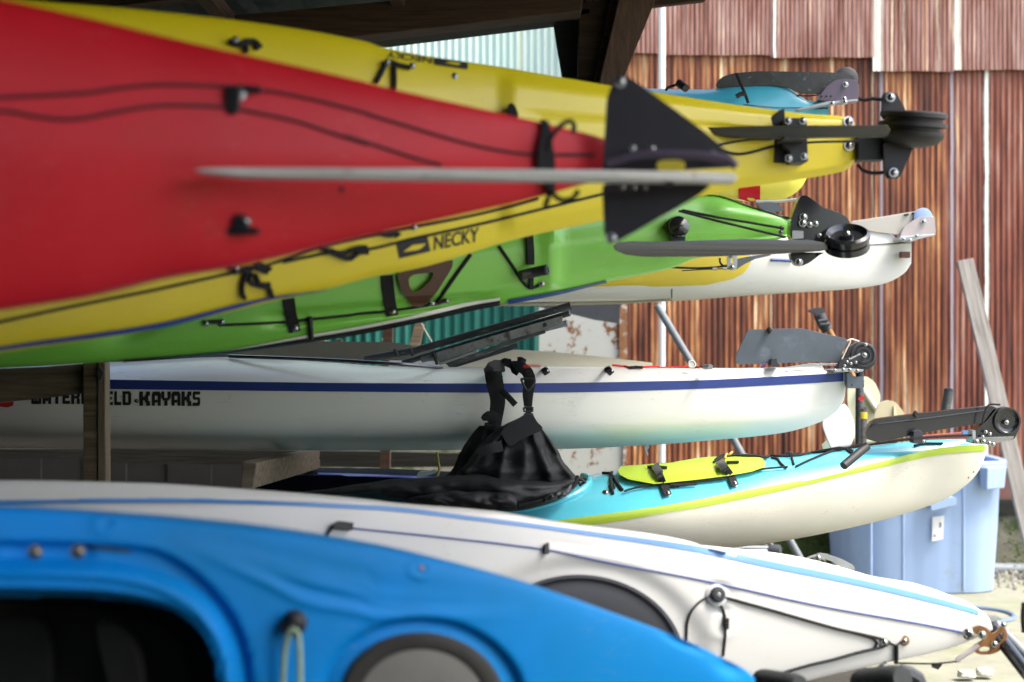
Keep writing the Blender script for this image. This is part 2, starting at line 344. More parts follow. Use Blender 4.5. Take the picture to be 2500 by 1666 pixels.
def spoly(name, sf, poly, m, par, off=.0012, rnd=0, thick=0, cell=14):
    """outline laid on a surface (decal, patch, lid)"""
    pl = chaikin(poly, rnd) if rnd else [Vector(q) for q in poly]
    ys = [q[1] for q in pl]; y0, y1 = min(ys), max(ys); n = max(2, int((y1-y0)/cell)); vs = []; fs = []; rows = []
    for i in range(n+1):
        y = min(y1-.01, max(y0+.01, y0+(y1-y0)*i/n)); xs = []
        for k in range(len(pl)):
            a, b = pl[k], pl[(k+1) % len(pl)]
            if (a[1] <= y) != (b[1] <= y): xs.append(a[0]+(b[0]-a[0])*(y-a[1])/(b[1]-a[1]))
        if len(xs) >= 2: rows.append((min(xs), max(xs), y))
    mcol = max(2, int(max(r[1]-r[0] for r in rows)/cell)); g = []
    for (a, b, y) in rows:
        for j in range(mcol+1):
            x = a+(b-a)*j/mcol; l, nn = sf.hit(x, y, off+thick)
            g.append(l if l is not None else (P(x, y, (g[-1].y if g else 3))))
    R = len(rows)
    for i in range(R-1):
        for j in range(mcol): q = i*(mcol+1)+j; fs.append((q, q+1, q+mcol+2, q+mcol+1))
    if thick:
        nn = len(g); g2 = [v+Vector((0, thick, -thick*.2)) for v in g]; vs = g+g2
        bd = [j for j in range(mcol)]+[i*(mcol+1)+mcol for i in range(R-1)]+[(R-1)*(mcol+1)+j for j in range(mcol, 0, -1)]+[i*(mcol+1) for i in range(R-1, 0, -1)]
        fs += [tuple(i+nn for i in f_) for f_ in fs]
        for i in range(len(bd)): a, b = bd[i], bd[(i+1) % len(bd)]; fs.append((a, b, b+nn, a+nn))
        return mk(name, vs, fs, m, par)
    return mk(name, g, fs, m, par, normals=False)
def band(name, cl, w, th, m, par=None, sf=None, Y=None, off=.001, step=8, twist=None, bevel=0):
    """strap: centre line in pixels, width in pixels, laid on sf or hung at distance Y (number / list per point)"""
    n0 = len(cl); Ys = [Y]*n0 if not isinstance(Y, (list, tuple)) else list(Y); ws = [w]*n0 if not isinstance(w, (list, tuple)) else list(w)
    q = catmull([Vector((a, b, (ws[i]), )) for i, (a, b) in enumerate(cl)], step)
    qy = catmull([Vector((a, b, (Ys[i] or 3)*1.0)) for i, (a, b) in enumerate(cl)], step) if Y is not None else None
    vs = []; fs = []; n = len(q); lastY = 3
    for i in range(n):
        t = q[min(i+1, n-1)]-q[max(i-1, 0)]; t.z = 0
        if t.length < 1e-6: t = Vector((0, 1, 0))
        t.normalize(); nx = Vector((-t.y, t.x, 0)); hw = q[i].z/2
        for s in (-1, 0, 1):
            v = q[i]+nx*hw*s
            if sf is not None:
                l, nn = sf.hit(v.x, v.y, off)
                if l is None: l = P(v.x, v.y, lastY); nn = TOCAM
                lastY = l.y
            else:
                yy = qy[min(i, len(qy)-1)].z; l = P(v.x, v.y, yy-(0 if s else th*.6)); nn = TOCAM
            vs += [l, l+nn*th]
    for i in range(n-1):
        a, b = i*6, i*6+6
        fs += [(a+1, a+3, b+3, b+1), (a+3, a+5, b+5, b+3), (a, b, b+2, a+2), (a+2, b+2, b+4, a+4), (a, a+1, b+1, b), (a+5, a+4, b+4, b+5)]
    e = (n-1)*6; fs += [(0, 2, 4, 5, 3, 1), (e, e+1, e+3, e+5, e+4, e+2)]
    return mk(name, vs, fs, m, par, bevel=bevel)
# hull builders
def stations(x0, x1, n, ends=(0, 1)):
    out = []
    for i in range(n+1):
        t = i/n
        if ends[1]: t = 1-(1-t)**1.6
        out.append(x0+(x1-x0)*t)
    return out
def facing(par, x0, x1, top, bot, yc, crown, hulld, mdeck, mhull, sf, n=110, m=44, disp=None, dn='deck', hn='hull', pw=.62, lip=0, skip=None):
    """kayak stored on its side with the deck turned to the aisle"""
    ft, fb = curve(top), curve(bot); xs = stations(x0, x1, n); dv = []; hv = []; hm = 18
    for x in xs:
        Y = yc(x); zt = P(x, ft(x), Y).z; zb = P(x, fb(x), Y).z; X = (x-1250)*K*Y; zm = (zt+zb)/2; hh = (zt-zb)/2; hs = min(1, hh/.05)
        for j in range(m+1):
            v = .5-.5*math.cos(math.pi*j/m); v = .5*v+.5*j/m; z = zt+(zb-zt)*v; c = crown(x)*(max(0, 1-(2*v-1)**2))**pw*hs
            y = Y-c
            if disp and 0 < j < m: y += disp(x, ft(x)+(fb(x)-ft(x))*v, v)*hs
            dv.append(Vector((X, y, z)))
        for j in range(hm+1):
            a = math.pi*j/hm; hv.append(Vector((X, Y+hulld(x)*math.sin(a)**.8*min(1, hh/.03), zm-hh*math.cos(a)*1.0)))
    def grid(c, N): return [(i*c+j, i*c+j+1, (i+1)*c+j+1, (i+1)*c+j) for i in range(N) for j in range(c-1)]
    df = grid(m+1, n); hf = grid(hm+1, n); N_1 = n*(m+1)
    if skip: df = [f for f in df if not skip(f, dv)]
    df.append(tuple(N_1+j for j in range(m+1))); hf.append(tuple(n*(hm+1)+j for j in range(hm+1)))
    d = mk(dn, dv, df, mdeck, par, normals=False); h = mk(hn, hv, hf, mhull, par, normals=False)
    sf.add(d); sf.add(h); return d, h
def upright(par, x0, x1, keel, gun, crown, yc, w, mdeck, mhull, sf, n=110, prof=None, disp=None):
    """kayak standing on its keel, seen from the side"""
    fk, fg, fc = curve(keel), curve(gun), curve(crown); xs = stations(x0, x1, n); hv = []; dv = []; hm = 14; dm = 14
    for x in xs:
        Y = yc(x); ww = w(x); X = (x-1250)*K*Y; zk = P(x, fk(x), Y).z; zg = P(x, fg(x), Y-ww).z; zc = max(zg+.002, P(x, fc(x), Y).z); h = zg-zk
        side = []
        for j in range(hm+1):
            if prof: side.append((ww*prof[0](j/hm), zk+h*prof[1](j/hm))); continue
            a = j/hm*math.pi/2; side.append((ww*math.sin(a)**.75, zk+h*(1-math.cos(a)**1.15)))
        ring = [(-a, b) for a, b in reversed(side)]+side[1:]
        for (a, b) in ring: hv.append(Vector((X, Y+a, b)))
        for j in range(2*dm+1):
            u = -1+j/dm; z = zg+(zc-zg)*(1-abs(u)**2.2); 
            if disp: z += disp(x, u)
            dv.append(Vector((X, Y+u*ww, z)))
    def grid(c, N): return [(i*c+j, i*c+j+1, (i+1)*c+j+1, (i+1)*c+j) for i in range(N) for j in range(c-1)]
    c1 = 2*hm+1; c2 = 2*dm+1
    hf = grid(c1, n)+[tuple(n*c1+j for j in range(c1))]; df = grid(c2, n)+[tuple(n*c2+j for j in range(c2))]
    hl = mk('hull', hv, hf, mhull, par, normals=False); d = mk('deck', dv, df, mdeck, par, normals=False)
    sf.add(hl); sf.add(d); return d, hl
def fanwheel(name, px, py, Y, rp, th, m, par, axis=(0, -1, 0)):
    r = rp*K*Y; c = P(px, py, Y)
    return lathe(name, c, axis, [(r, -th), (r, -th*.1), (r*.96, 0), (r*.84, 0), (r*.82, -th*.35), (r*.62, -th*.35), (r*.60, 0), (r*.5, 0), (r*.48, -th*.3), (r*.22, -th*.3), (r*.2, th*.1), (r*.05, th*.12)], m, par, seg=40)
# ================================================================= SETTING
def sheet(name, pts, m, par=None): return mk(name, pts, [tuple(range(len(pts)))], m, par, smooth_=False, normals=False)
g = bpy.data.meshes.new('ground'); nx, ny = 90, 90; vs = []; fs = []
for i in range(nx+1):
    for j in range(ny+1):
        x = -60+120*(i/nx); y = -40+100*(j/ny)
        x = math.copysign((abs(x)/60)**2.2*60, x); y = 6+math.copysign((abs(y-6)/54)**2.0*54, y-6) if abs(y-6) > 0 else y
        z = .012*noise.noise(Vector((x*1.5, y*1.5, 0)))+.03*noise.noise(Vector((x*.4, y*.4, 2)))
        vs.append((x, y, z))
for i in range(nx):
    for j in range(ny): q = i*(ny+1)+j; fs.append((q, q+ny+1, q+ny+2, q+1))
gr = struct(mk('ground', vs, fs, 'ground', normals=False)); gr['fixed'] = 1

fl = struct(mk('bounce_cut_floor', [(-3.3+4.6*i/40, -1.5+8.6*j/60, .055+.012*noise.noise(Vector((i*.6, j*.6, 0)))) for i in range(41) for j in range(61)], [(i*61+j, i*61+61+j, i*61+62+j, i*61+j+1) for i in range(40) for j in range(60)], mat('bounce_cut_dark', (.045, .04, .03), .95, var=.3, scale=5, bump=.8, bscale=50), normals=False)); fl['fixed'] = 1  # dark sheet added over the ground to cut bounced light under the roof
YW = 7.9
def WX(px): return (px-1250)*K*YW
def WZ(py): return CAMZ-(py-833)*K*YW
def corr(name, xa, xb, za, zb, Y, m, par, pitch=.0318, amp=.0046, tilt=0):
    n = max(6, int((xb-xa)/pitch*8)); vs = []; fs = []; ph = random.random()*6; rows = 5
    for i in range(n+1):
        x = xa+(xb-xa)*i/n
        for j in range(rows+1):
            z = za+(zb-za)*j/rows
            w = .004*noise.noise(Vector((x*2.2, z*1.2, ph)))
            zz = z-(.006*noise.noise(Vector((x*7, 3, ph))) if j == 0 else 0)
            vs.append((x, Y+amp*math.sin(2*math.pi*x/pitch+ph)+w+tilt*(z-za), zz))
    for i in range(n):
        for j in range(rows): q = i*(rows+1)+j; fs.append((q, q+rows+1, q+rows+2, q+1))
    # thickness
    N = len(vs); vs += [(a, b+.002, c) for a, b, c in vs]; fs += [tuple(k+N for k in reversed(f)) for f in fs[:]]
    for i in range(n):
        a = i*(rows+1); b = a+rows+1; fs.append((a, b, b+N, a+N)); a += rows; b += rows; fs.append((b, a, a+N, b+N))
    return mk(name, vs, fs, m, par, normals=False)
wall = T('corrugated_wall', 'tall wall of rust streaked corrugated iron sheets behind the kayak sterns', 'wall'); wall['at'] = (0, YW, 0)
WH = (.80, .78, .66); OR = (.62, .30, .10); PL = (.62, .50, .34)
up = lambda s, wh=(): rustmat('rusted_sheet', [(.11, .042, .028), (.22, .09, .060), (.29, .145, .11), (.37, .23, .19), (.62, .42, .25)], [.30, .42, .52, .62, .74], wh, s, sc=55)
lo = lambda s, wh=(): rustmat('streaked_rusted_sheet', [(.05, .017, .010), (.14, .042, .020), (.24, .080, .033), (.43, .20, .075), (.74, .58, .37)], [.28, .42, .52, .62, .74], wh, s, sc=27)
dk = lambda s, wh=(): rustmat('dark_rusted_sheet', [(.07, .024, .016), (.17, .048, .027), (.24, .078, .044), (.31, .16, .12), (.56, .34, .17)], [.28, .42, .54, .66, .78], wh, s, sc=36)
x = WX
ups = [(1500, 1622, 132, 1, ((x(1616), .009, WH),)), (1618, 1884, 137, 2, ((x(1887), .004, PL),)), (1880, 2132, 143, 3, ((x(1888), .007, WH),)),
       (2128, 2328, 177, 4, ((x(2139), .026, WH), (x(2176), .004, PL), (x(2203), .004, PL), (x(2256), .003, OR), (x(2288), .005, PL))), (2322, 2560, 173, 5, ((x(2334), .017, WH),)), (2556, 2900, 173, 6, ()), (2896, 3300, 168, 7, ())]
for (a, b, py, s, wh) in ups: corr('upper_sheet', WX(a), WX(b), WZ(py), 4.3, YW-.022-.004*(s % 2), up(s, wh), wall, pitch=.0245, amp=.003)
los = [(1496, 1884, lo, 11, ((x(1617), .008, (.75, .72, .62)),)), (1880, 2140, lo, 14, ((x(2132), .005, PL),)), (2136, 2312, lo, 23, ((x(2152), .012, (.22, .17, .18)),)),
       (2308, 2412, dk, 16, ((x(2325), .010, (.30, .25, .27)), (x(2408), .012, WH))), (2404, 2720, dk, 17, ((x(2409), .012, WH),)), (2716, 3300, dk, 18, ())]
for i, (a, b, f, s, wh) in enumerate(los): corr('lower_sheet', WX(a), WX(b), .34, 3.3, YW+.006*(i % 2), f(s, wh), wall)
for zz in (3.2, 1.9, .9):
    beam('wall_rail', (WX(1500), YW+.06, zz), (WX(3300), YW+.06, zz), .05, .07, 'wooddk', wall)
# footing of the rust wall
def lumpy(name, xa, xb, ya, yb, za, zb, m, amp=.012, par=None, st=.05):
    nx = max(2, int((xb-xa)/st)); nz = max(2, int((zb-za)/st)); ny = max(2, int((yb-ya)/st)); vs = []; fs = []; idx = {}
    def V(i, j, k):
        if (i, j, k) not in idx:
            p = Vector((xa+(xb-xa)*i/nx, ya+(yb-ya)*j/ny, za+(zb-za)*k/nz)); q = p+Vector((noise.noise(p*7), noise.noise(p*7+Vector((9, 0, 0))), noise.noise(p*6+Vector((0, 9, 0)))))*amp
            idx[(i, j, k)] = len(vs); vs.append(q)
        return idx[(i, j, k)]
    for i in range(nx):
        for k in range(nz): fs += [(V(i, 0, k), V(i+1, 0, k), V(i+1, 0, k+1), V(i, 0, k+1)), (V(i, ny, k), V(i, ny, k+1), V(i+1, ny, k+1), V(i+1, ny, k))]
        for j in range(ny): fs += [(V(i, j, 0), V(i, j+1, 0), V(i+1, j+1, 0), V(i+1, j, 0)), (V(i, j, nz), V(i+1, j, nz), V(i+1, j+1, nz), V(i, j+1, nz))]
    for j in range(ny):
        for k in range(nz): fs += [(V(0, j, k), V(0, j, k+1), V(0, j+1, k+1), V(0, j+1, k)), (V(nx, j, k), V(nx, j+1, k), V(nx, j+1, k+1), V(nx, j, k+1))]
    return mk(name, vs, fs, m, par, normals=False)
ft = T('concrete_footing', 'mossy grey concrete footing under the rusted iron wall', 'footing')
lumpy('concrete_block', WX(1400), WX(3300), YW-.06, YW+.14, -.05, .30, 'concrete', par=ft)
lumpy('moss_patch', WX(1880), WX(2052), YW-.085, YW-.055, .0, .27, 'moss', .03, ft, .02)
beam('sill_beam', (WX(2060), YW-.05, .335), (WX(3000), YW-.05, .335), .07, .085, 'woodbk', ft)
tag(lumpy('kick_board', WX(2415), WX(2472), YW-.035, YW-.018, .37, .56, 'dirtred', .004), 'dull red board patch low on the iron wall behind the leaning plank', 'board')
tag(tube('ground_pipe', catmull([P(2400, 1390, 7.72), P(2480, 1392, 7.72), P(2700, 1396, 7.7)], .05), .036, 'pipe', seg=12), 'grey pipe lying on the ground along the footing of the iron wall', 'pipe')
# green corrugated fence beyond the rack
gw = T('green_corrugated_wall', 'green corrugated metal wall, painted sky-lit above and shaded below, seen through the gap under the roof beam', 'wall'); gw['at'] = (0, 8.3, 0)
mg = rustmat('sky_lit_green_sheet', [(.48, .62, .53), (.54, .67, .58), (.57, .69, .61), (.60, .70, .63)], [.3, .45, .6, .75], ((-.57, .012, (.68, .72, .55)), (.05, .01, (.70, .72, .55))), 31, .5)  # upper sheet: sky light is put into this paler colour
mg2 = rustmat('shaded_green_sheet', [(.010, .085, .060), (.018, .13, .095), (.024, .16, .12), (.05, .20, .15)], [.3, .45, .6, .75], (), 33, .5)  # lower part of the same wall, its shade put into the colour
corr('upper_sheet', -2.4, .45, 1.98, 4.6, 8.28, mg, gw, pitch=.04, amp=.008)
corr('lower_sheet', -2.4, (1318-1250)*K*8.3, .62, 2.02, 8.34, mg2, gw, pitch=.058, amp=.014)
tag(lumpy('concrete_retaining_wall', -3.2, .12, 8.05, 8.2, -.05, .80, 'concrete', .012), 'dim mossy concrete wall below the green corrugated sheets', 'wall')
# painted panel with rust
pn = T('painted_metal_panel', 'white painted metal panel with brown rust stains and a rusty edge beside the corrugated iron', 'panel')
plate('panel', N_(1316, 740, 1520, 740, 1524, 1175, 1316, 1175), 7.6, .012, 'rustpanel', pn)
plate('rusty_edge', N_(1513, 700, 1531, 700, 1532, 1175, 1521, 1175, 1522, 1000, 1512, 880), 7.585, .03, mat('rust_edge', (.30, .13, .05), .8, var=.3, scale=20, spots=((.55, .50, .42), 16, .50, .1)), pn)
tag(plate('black_flap', E_(1290, 640, 1900, 630, 1865, 645, 1863, 750, 1850, 758, 1700, 735, 1560, 700), 7.0, .02, 'grey2', rnd=1, f=.05), 'dark grey plastic flap hanging in front of the rusty white panel', 'flap')
# white pipe in front of the iron wall, grey prop pole
dp = T('white_downpipe', 'white plastic downpipe standing upright in front of the iron wall', 'pipe')
tube('pipe', [P(1616, -900, 7.72)+Vector((0, 0, .0)), P(1616, 300, 7.72), P(1616, 1000, 7.72), Vector(((1616-1250)*K*7.72, 7.72, .02))], .019, 'pvc', dp, seg=14)
for zz in (WZ(350), WZ(1000)):
    lathe('pipe_clip', ((1616-1250)*K*7.72, 7.72, zz), (0, 0, 1), [(.0215, 0), (.0225, .002), (.0225, .02), (.0215, .022)], 'alu', dp, seg=16)
tag(tube('prop_pole', [P(1603, 745, 6.6), P(1690, 890, 6.6), P(1800, 1090, 6.62), P(1965, 1385, 6.65)], .0175, 'pipe', seg=12), 'grey steel pole leaning diagonally under the yellow and white hull', 'pole')
# leaning plank
pk = P(2355, 635, 7.6); p2 = Vector(((2537-1250)*K*7.45, 7.45, .03))
tag(beam('leaning_plank', p2, pk, .03, .088, 'woodlt', roll=0), 'weathered grey plank leaning against the rusted wall beside the bin', 'plank')
# ================================================================= SHED
sh = T('shed', 'dark timber open shed roof and frame over the kayaks', 'shed'); sh['at'] = (-1, 5, 0)
RX0, RX1, RY0 = -3.4, 1.5, -3.0  # roof and left wall run on unseen past the camera to shut out light
def slopeZ(x, y): return 2.40+.12*x
def roofplane(name, m, dz, th, y0, y1):
    vs = []; fs = []; nx = 120
    for i in range(nx+1):
        x = RX0+(RX1-RX0)*i/nx; c = .008*math.sin(i*1.9)
        for y in (y0, y1): vs += [(x, y, slopeZ(x, y)+dz+c), (x, y, slopeZ(x, y)+dz+th+c)]
    for i in range(nx):
        a = i*4; b = a+4; fs += [(a, b, b+2, a+2), (a+1, a+3, b+3, b+1), (a, a+1, b+1, b), (a+2, b+2, b+3, a+3)]
    return mk(name, vs, fs, m, sh, smooth_=False)
roofplane('roof', 'tin', .20, .02, RY0, 5.45)
for yy in (-.6, .6, 1.6, 2.6, 3.5, 4.1, 4.7):
    beam('rafter', (RX0, yy, slopeZ(RX0, yy)+.15), (RX1, yy, slopeZ(RX1, yy)+.15), .06, .09, 'wooddk', sh)
for xx in (-2.8, -2.1, -1.6, -1.0, -.4, .3, 1.0):
    beam('purlin', (xx, RY0, slopeZ(xx, 1.2)+.10), (xx, 5.4, slopeZ(xx, 5.4)+.10), .05, .05, 'wooddk', sh)
# tie beams, post and braces
def pbeam(name, poly, Y, th, m, par=sh): return plate(name, poly, Y, th, m, par, bevel=.004)
pbeam('tie_beam', N_(300, 60, 689, 27, 1014, -4, 1424, -30, 1420, 27, 800, 97, 650, 60+52, 300, 150), 5.0, .12, 'wooddk')
pbeam('tie_beam', N_(500, 95, 1440, 20, 1440, 36, 1347, 48, 888, 104, 500, 152), 5.3, .14, 'woodbk')
beam('post', P(1405, 20, 5.48), P(1405, 630, 5.48), .10, .10, 'woodbk', sh)
pbeam('post_board', N_(1347, 30, 1423, 20, 1415, 400, 1412, 620, 1380, 620, 1372, 185, 1359, 110), 5.38, .03, 'woodbk')
pbeam('brace', N_(1416, -60, 1505, -60, 1462, 210, 1440, 420, 1404, 420), 5.30, .06, 'wooddk')
pbeam('brace', N_(1524, -60, 1608, -60, 1596, 12, 1515, 210, 1480, 300, 1440, 300), 5.2, .06, mat('brown_brace', (.13, .075, .05), .75, col2=(.055, .030, .02), scale=8, stretch=(8, 8, 1.2), bump=.6, bscale=30))
pbeam('brace', N_(1500, -60, 1530, -60, 1478, 200, 1450, 300, 1432, 300), 5.26, .05, 'wooddk')
pbeam('fascia', N_(1590, -60, 1760, -60, 1722, 1, 1660, 8, 1590, 16), 5.25, .04, 'wooddk')
# back boards and left wall of the shed
for i in range(11):
    x0 = -3.35+i*.215
    tag(beam('back_board', (x0, 7.2+random.uniform(-.01, .01), .0), (x0, 7.2, 2.5), .02, .20, 'coam'), '', 'x') if 0 else beam('back_board', (x0, 7.2+random.uniform(-.01, .01), .66 if x0 > -1.3 else 0), (x0, 7.2, 1.28 if x0 > -1.0 else 2.3), .02, .225, 'coam', sh)
for i in range(9):
    z0 = .1+i*.245; beam('side_board', (-3.4, RY0, z0), (-3.4, 7.2, z0), .02, .24, 'woodbk', sh)
for i in range(9):
    z0 = .1+i*.245; beam('light_block_board', (-3.4, -3.0, z0), (1.45, -3.0, z0), .02, .24, 'woodbk', sh); beam('light_block_board', (1.47, -3.0, z0), (1.47, .75, z0), .02, .24, 'woodbk', sh)  # unseen boards added behind and right of the camera to block sky light
# ================================================================= RACK
rk = T('kayak_rack', 'rough timber rack of posts and cross arms carrying the kayaks', 'rack')
def P_(a, b, Y): return P(a, b, Y)
plate('post', N_(202, 885, 236, 884, 238, 1750, 206, 1750), 4.10, .075, 'wood', rk, bevel=.003)
plate('post', N_(237.5, 884, 257, 886, 262, 1750, 240, 1750), 4.095, .05, mat('post_side', (.24, .19, .13), .75, col2=(.11, .08, .05), scale=6, stretch=(14, 14, .8), bump=.5, bscale=12), rk, bevel=.003)
pp = plate('nail_plate', D_(636, 1035, 664, 1075, 640, 1125, 616, 1080), 4.085, .008, 'steel', rk); 
pp.data.materials[0] = mat('dull_zinc', (.10, .10, .09), .6, .6)
pbm = mat('cross_beam_wood', (.24, .19, .13), .75, col2=(.09, .068, .043), scale=4.5, stretch=(1.0, 10, 12), bump=.6, bscale=14)
plate('cross_beam', N_(-700, 915, 0, 901, 110, 896, 201, 889, 201, 960, 110, 973, 0, 983, -700, 1000), 4.12, .09, pbm, rk, bevel=.004)
# arm that sticks out towards the aisle under the white kayak
def box8(name, q, m, par):
    return mk(name, q, [(0, 1, 2, 3), (7, 6, 5, 4), (0, 4, 5, 1), (1, 5, 6, 2), (2, 6, 7, 3), (3, 7, 4, 0)], m, par, smooth_=False, bevel=.003)
a0 = [P(592, 1126, 4.25), P(626, 1131, 4.25), P(618, 1194, 4.25), P(588, 1192, 4.25)]
a1 = [P(758, 1095, 5.3), P(782, 1096, 5.3), P(778, 1145, 5.3), P(755, 1145, 5.3)]
box8('cross_arm', a0+a1, pbm, rk)
plate('post', N_(742, 1130, 776, 1125, 776, 1700, 742, 1700), 5.45, .06, 'wood', rk)
plate('post', N_(937, 700, 960, 700, 940, 1700, 916, 1700), 6.2, .06, 'wooddk', rk)
plate('cross_beam', N_(262, 1095, 900, 1103, 1130, 1108, 1130, 1140, 900, 1142, 262, 1130), 6.6, .06, 'woodbk', rk)
plate('cross_beam', N_(-300, 1098, 262, 1096, 262, 1120, -300, 1120), 6.6, .06, 'woodbk', rk)
plate('cross_arm', D_(2020, 860, 2075, 860, 2055, 1000, 2005, 1000), 6.0, .05, 'woodlt', rk)
plate('cross_arm', D_(2140, 860, 2180, 860, 2160, 1000, 2120, 1000), 6.4, .05, mat('mossy_wood', (.05, .055, .02), .9), rk)
plate('brace', E_(560, 750, 615, 760, 585, 900, 520, 900), 6.5, .05, 'wood', rk)
for (yy, zz) in ((2.2, .72), (3.4, .60)):
    beam('cross_arm', (-2.0, yy, zz-.25), (-2.0, yy+1.0, zz-.25), .07, .09, 'wood', rk)
# ================================================================= RED KAYAK
sf = Surf(); R = T('kayak', 'red kayak hanging nearest the camera with its deck turned to the viewer', 'kayak', 'kayaks stored on the rack')
yr = lin(0, 1.95, 1480, 2.45)
rtop = N_(-260, -48)+A_(50, 5, 470, 95, 1200, 270, 1680, 375, 2352, 530)+B_(420, 570, 1130, 730, 1560, 830, 1760, 885)+N_(1500, 352, 1515, 372)
rbot = N_(-260, 795)+D_(0, 668, 500, 590, 1000, 470, 1460, 395, 2352, 190)+B_(800, 1380, 1360, 1255, 1600, 1185)+N_(1480, 436, 1515, 410)
def rdisp(x, y, v):
    xs = x
    return .004*gauss(v-.5, .12)*(-1)*smooth(1450, 700, x)
facing(R, -260, 1515, rtop, rbot, yr, lambda x: .055*smooth(1600, 200, x)+.006, lambda x: .27*smooth(1560, 300, x)+.01, 'red', 'red', sf, disp=rdisp)
cu = A_(-500, 640, 0, 625, 500, 600, 750, 568, 1000, 545, 1300, 550, 1650, 575, 2000, 640, 2352, 728)+B_(250, 730, 500, 805, 700, 865, 900, 920, 1100, 962, 1300, 985, 1700, 990)
cl = A_(-500, 690, 0, 708, 200, 740, 400, 765, 550, 755, 700, 725, 900, 690, 1100, 675, 1400, 685, 1600, 715, 1900, 780, 2100, 845, 2352, 925)+B_(120, 870, 400, 960, 560, 1010, 720, 1052)
dred = mat('dark_red_brown_cord', (.09, .012, .016), .7, var=.2)
scord('deck_line', sf, cu, 5.2, dred, R); scord('deck_line', sf, cl, 5.2, dred, R)
def fit(px, py, w, h, par, sf, m='black'):
    l, n = sf.hit(px, py, 0); Y = l.y-.012; return plate('deck_fitting', [(px-w/2, py-h/2), (px+w/2, py-h/2), (px+w/2, py+h/2), (px-w/2, py+h/2)], Y, .014, m, par, rnd=2, bevel=.002)
f1 = fit(578, 218, 120, 20, R, sf); f1b = fit(566, 244, 34, 66, R, sf); 
sbolt(sf, 578, 239, 11, f1b, off=.014)
f2 = fit(585, 564, 96, 19, R, sf); f2b = fit(586, 545, 38, 44, R, sf); sbolt(sf, 590, 537, 10.5, f2b, off=.014)
sbolt(sf, 834, 462, 6, R, m=mat('dull_plug', (.12, .02, .02), .6), name='drain_plug')
band('webbing_loop', B_(1365, 770, 1375, 850, 1370, 960, 1375, 1060, 1400, 1180, 1405, 1250, 1385, 1330), [10, 22, 36, 42, 22, 16, 12], .006, 'web', R, sf=sf, off=.006)
Yt = 2.36
ctube('carry_loop', [P(a, b, Yt-.03) for a, b in B_(1400, 960, 1420, 890, 1460, 830, 1510, 785, 1550, 772, 1572, 790, 1570, 850)], .0042, 'web', R)
ctube('carry_loop', [P(a, b, Yt) for a, b in B_(1390, 1180, 1440, 1245, 1500, 1280, 1560, 1270, 1600, 1215)], .0042, 'web', R)
# red kayak rudder: yoke plates, flat blade folded over the deck, seen on edge
plate('rudder_yoke', N_(1502, 188, 1514, 183, 1540, 190, 1640, 262, 1726, 325, 1790, 385, 1799, 408, 1640, 416, 1470, 425, 1474, 380, 1482, 240, 1488, 222), lambda x, y: 2.40, .012, 'plate', R, rnd=2, bevel=.002, f=.12)
plate('rudder_yoke', N_(1470, 440, 1740, 450, 1705, 478, 1512, 588, 1490, 596, 1476, 570), lambda x, y: 2.40, .012, 'plate', R, rnd=2, bevel=.002, f=.10)
q = catmull([P(1480, 400, 2.38), P(1560, 380, 2.375), P(1680, 378, 2.37), P(1780, 390, 2.37), P(1798, 408, 2.37)], .01)
tube('yoke_rim', q, .0075, 'purple', R, seg=8)
bl = plate('rudder_blade', N_(470, 415, 500, 411, 560, 409.5, 1000, 411, 1470, 415, 1700, 419, 1790, 422, 1801, 430, 1796, 443, 1700, 442, 1400, 439, 1100, 436, 700, 431, 580, 428, 520, 422), lambda x, y: 2.0+(x-470)/1330*.36, .05, 'blade', R, bevel=.002)
for (a, b, r_) in ((1514, 200, 12), (1741, 380, 10), (1545, 362, 7), (1592, 363, 7), (1493, 582, 11), (1520, 458, 6), (1548, 458, 6), (1575, 459, 5)): pbolt(a, b, 2.385, r_, R)
plate('sleeve', C_(10, 1020, 190, 1020, 190, 1095, 10, 1095), 2.372, .012, 'yellow', R, rnd=2)
plate('clamp', N_(1625, 418, 1645, 418, 1645, 452, 1625, 452), 2.33, .02, 'black', R, rnd=1)
# ================================================================= YELLOW KAYAK
sf = Surf(); Yk = T('kayak', 'yellow kayak with blue hull stored on its side directly behind the red one', 'kayak', 'kayaks stored on the rack')
yy_ = lin(0, 2.5, 2090, 3.5)
ytop = N_(-300, -45)+A_(150, 0, 870, 60, 2352, 270)+B_(300, 290, 1180, 440, 1760, 540)+C_(0, 590, 600, 682, 1000, 730, 1180, 742)+N_(2070, 289, 2087, 303, 2095, 330)
ybot = N_(-300, 912)+D_(0, 944, 900, 812, 1700, 624, 2100, 534, 2352, 466)+E_(600, 400, 1200, 220)+B_(1740, 1410)+C_(400, 1228, 500, 1208, 960, 1140)+N_(2020, 427, 2060, 418, 2082, 402, 2095, 378)
ytop = sorted(ytop); ybot = sorted(ybot)
def ydisp(x, y, v): return -.012*smooth(1225, 1240, x)*smooth(.0, .12, v)*smooth(1, .88, v)+.006*gauss(v-.28, .02)*smooth(1245, 1300, x)
facing(Yk, -300, 2096, ytop, ybot, yy_, lambda x: .06*smooth(2100, 300, x)+.008, lambda x: .28*smooth(2150, 400, x)+.02, 'yellow', 'yellow', sf, n=130, disp=ydisp)
stripe('hull_band', sf, N_(-280, 893)+D_(0, 900, 1000, 752, 1700, 588, 2080, 536), N_(-280, 902)+D_(0, 923, 1000, 782, 1500, 656, 1700, 604, 2080, 541), 'trimblue', Yk, off=.004, rows=2)
scord('deck_line', sf, N_(-200, 830)+D_(0, 747, 500, 640, 1000, 540, 1500, 430)+N_(650, 648, 800, 600)+B_(550, 1450, 830, 1395, 1100, 1335, 1340, 1270), 4.2, 'cord', Yk)
scord('deck_line', sf, N_(690, 640, 800, 618, 896, 609, 1020, 580, 1180, 545, 1328, 509, 1475, 473), 3.8, 'cord', Yk)
